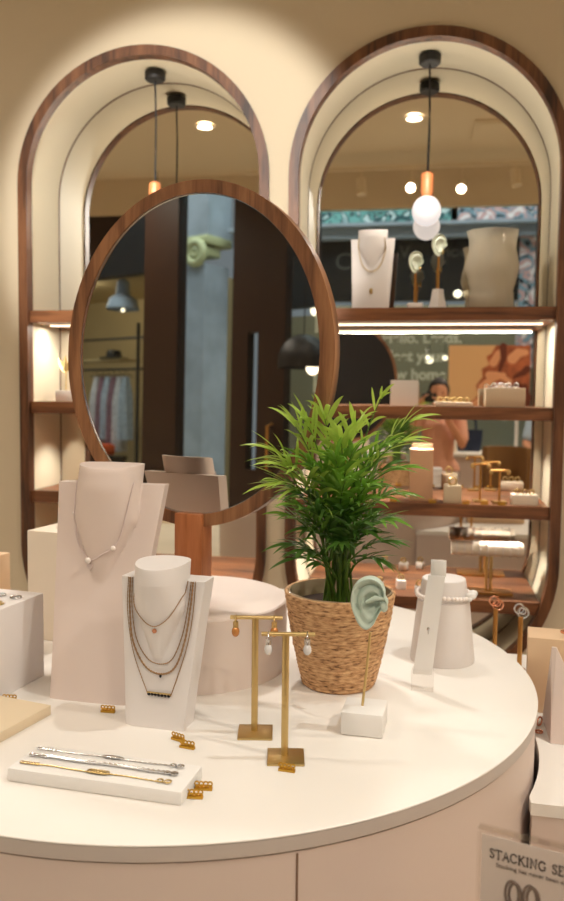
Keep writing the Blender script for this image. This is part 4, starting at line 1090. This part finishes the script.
def remesh(o, v=.009, it=3):
    r = o.modifiers.new('skin surface', 'REMESH'); r.mode = 'VOXEL'; r.voxel_size = v; r.use_smooth_shade = True
    s_ = o.modifiers.new('soft', 'SMOOTH'); s_.iterations = it; s_.factor = .5
def person(label, loc, rz, H, top, legs, armL, armR, hair_back, hats=None):
    """standing figure, front is +Y; arms are shoulder-elbow-wrist-fingertip polylines"""
    t = thing('person', label, 'person', loc, rz)
    k = H / 1.65; V = lambda *p: tuple(q * k for q in p)
    b = MB()
    def cap(P, r, n=12): b.tube([V(*p) for p in P], [q * k for q in r], n, roundcap=True)
    cap([(0, 0, .88), (0, .005, 1.0), (0, .01, 1.15), (0, .0, 1.28), (0, -.005, 1.36)], [.135, .115, .12, .115, .06])
    cap([(-.07, 0, .90), (.07, 0, .90)], [.105, .105]); cap([(-.13, -.005, 1.33), (.13, -.005, 1.33)], [.055, .055])
    cap([(0, -.005, 1.34), (0, .012, 1.46)], [.052, .047])
    b.ell(V(0, .025, 1.535), V(.073, .092, .112), 20, 14); b.ell(V(0, .055, 1.475), V(.05, .055, .05), 14, 10)
    b.ell(V(0, .118, 1.522), V(.013, .02, .022), 10, 8); b.ell(V(0, .104, 1.485), V(.024, .012, .008), 10, 8)
    for s_ in (-1, 1):
        b.ell(V(s_ * .074, .015, 1.53), V(.009, .02, .03), 10, 8)
        cap([(s_ * .085, 0, .86), (s_ * .085, .012, .48), (s_ * .085, -.005, .09)], [.088, .056, .038])
        cap([(s_ * .085, -.03, .045), (s_ * .088, .13, .032)], [.038, .03])
    for arm in (armL, armR):
        cap(arm[:3], [.047, .038, .027])
        w = Vector(arm[2]); f = Vector(arm[3]); d = (f - w).normalized(); sd = d.cross(Vector((0, 0, 1)))
        sd = sd.normalized() if sd.length > .1 else Vector((1, 0, 0)); up = sd.cross(d)
        cap([tuple(w), tuple(w + d * .075)], [.026, .034])
        for q, L in ((-.03, .062), (-.010, .075), (.010, .07), (.03, .055)):
            p0 = w + d * .085 + sd * q; p1 = p0 + d * L * .55; p2 = p1 + (d * .75 - up * .65).normalized() * L * .5
            cap([tuple(p0), tuple(p1), tuple(p2)], [.0095, .009, .008], 8)
        p0 = w + d * .03 + sd * (.035 if arm is armL else -.035); p1 = p0 + (d * .7 + sd * (.6 if arm is armL else -.6)).normalized() * .055
        cap([tuple(p0), tuple(p1)], [.012, .009], 8)
    o = obj('body', b, M['skin'], t, sharp=180); remesh(o, .009)
    for s_ in (-1, 1):
        obj('eye', MB().ell(V(s_ * .028, .104, 1.542), V(.011, .007, .006), 10, 8), M['eye'], t)
    c = MB()
    def cc(P, r): c.tube([V(*p) for p in P], [q * k for q in r], 14, roundcap=True)
    cc([(0, 0, .84), (0, .005, 1.0), (0, .01, 1.15), (0, .0, 1.28), (0, -.005, 1.345)], [.148, .13, .137, .132, .07])
    cc([(-.07, 0, .90), (.07, 0, .90)], [.117, .117]); cc([(-.13, -.005, 1.33), (.13, -.005, 1.33)], [.067, .067])
    for arm in (armL, armR):
        s0, e0 = Vector(arm[0]), Vector(arm[1]); cc([tuple(s0), tuple(s0.lerp(e0, .75))], [.061, .054])
    o = obj('top', c, top, t, sharp=180); remesh(o, .011)
    c = MB()
    cc([(-.07, 0, .88), (.07, 0, .88)], [.119, .119])
    for s_ in (-1, 1): cc([(s_ * .085, 0, .86), (s_ * .085, .012, .48), (s_ * .085, -.005, .12)], [.103, .074, .056])
    o = obj('trousers', c, legs, t, sharp=180); remesh(o, .011)
    for s_ in (-1, 1):
        obj('shoe', MB().loft([[V(s_ * .087 + w * math.cos(a), y0 + l * math.sin(a), z) for a in [2 * PI * j / 20 for j in range(20)]] for z, w, l, y0 in ((.0, .043, .128, .045), (.03, .048, .132, .045), (.06, .046, .115, .03), (.09, .042, .06, -.01))]), M['shoe'], t, sharp=60)
    c = MB()
    c.ell(V(0, .005, 1.56), V(.088, .098, .112), 22, 14)
    if hair_back: c.tube([V(0, -.05, 1.58), V(0, -.085, 1.45), V(0, -.085, 1.32)], [.07 * k, .075 * k, .045 * k], 14, roundcap=True)
    else: c.ell(V(0, -.06, 1.63), V(.045, .05, .045), 14, 10)
    for v in c.v:                                  # keep the face clear
        if v.y > .055 * k and v.z < 1.60 * k: v.y = .055 * k - (v.y - .055 * k) * .2
    o = obj('hair', c, M['hair'], t, sharp=180)
    return t
person('person in a peach top holding a camera up, behind the viewer', (.10, -.28, 0), 0, 1.64, M['peachtop'], M['denim'],
       [(-.17, 0, 1.33), (-.25, .10, 1.14), (-.17, .19, 1.40), (-.14, .20, 1.46)], [(.17, 0, 1.33), (.20, .12, 1.12), (.03, .19, 1.40), (-.01, .20, 1.46)], False)
t = thing('handheld_camera', 'black handheld camera held up by the person in the peach top', 'camera', (.02, -.085, 1.455))
obj('camera_body', MB().box((0, 0, .035), (.12, .04, .075), bev=.008).box((0, 0, .080), (.045, .036, .022), bev=.006), M['black'], t)
obj('lens_barrel', MB().tube([(0, .018, .033), (0, .045, .033)], .027, 24), M['black'], t)
person('person in a light blue top with dark hair, beside the tub chair', (1.12, -.95, 0), .35, 1.68, M['bluetop'], M['denim'],
       [(-.17, 0, 1.33), (-.22, .06, 1.07), (-.14, .26, 1.02), (-.12, .36, 1.0)], [(.17, 0, 1.33), (.21, -.01, 1.06), (.20, .05, .83), (.20, .06, .72)], True)

# ------------------------------------------------------------------ world, camera
w = bpy.data.worlds.new('World'); sc.world = w; w.use_nodes = True
w.node_tree.nodes['Background'].inputs['Color'].default_value = (.75, .85, 1., 1)
w.node_tree.nodes['Background'].inputs['Strength'].default_value = .25

cd = bpy.data.cameras.new('Camera'); cam = bpy.data.objects.new('Camera', cd); col.objects.link(cam)
pitch, yaw, roll = .0677, .1741, .0108
fwd = Vector((-math.sin(yaw) * math.cos(pitch), math.cos(yaw) * math.cos(pitch), -math.sin(pitch)))
rt0 = Vector((math.cos(yaw), math.sin(yaw), 0)); up0 = rt0.cross(fwd)
rt1 = rt0 * math.cos(roll) + up0 * math.sin(roll); up1 = -rt0 * math.sin(roll) + up0 * math.cos(roll)
mx = Matrix((rt1, up1, -fwd)).transposed().to_4x4(); mx.translation = (0, 0, 1.5)
cam.matrix_world = mx
cd.sensor_fit = 'VERTICAL'; cd.sensor_height = 36; cd.lens = 815.9 * 36 / 901; cd.clip_start = .01; cd.clip_end = 100
cd.dof.use_dof = True; cd.dof.focus_distance = 1.45; cd.dof.aperture_fstop = 4.2
sc.camera = cam
sc.view_settings.view_transform = 'Standard'; sc.view_settings.look = 'None'; sc.view_settings.gamma = 1
sc.view_settings.use_curve_mapping = False; sc.view_settings.exposure = .13
sc.cycles.use_denoising = True
sc.cycles.max_bounces = 10; sc.cycles.transparent_max_bounces = 16
sc.cycles.caustics_reflective = False; sc.cycles.caustics_refractive = False
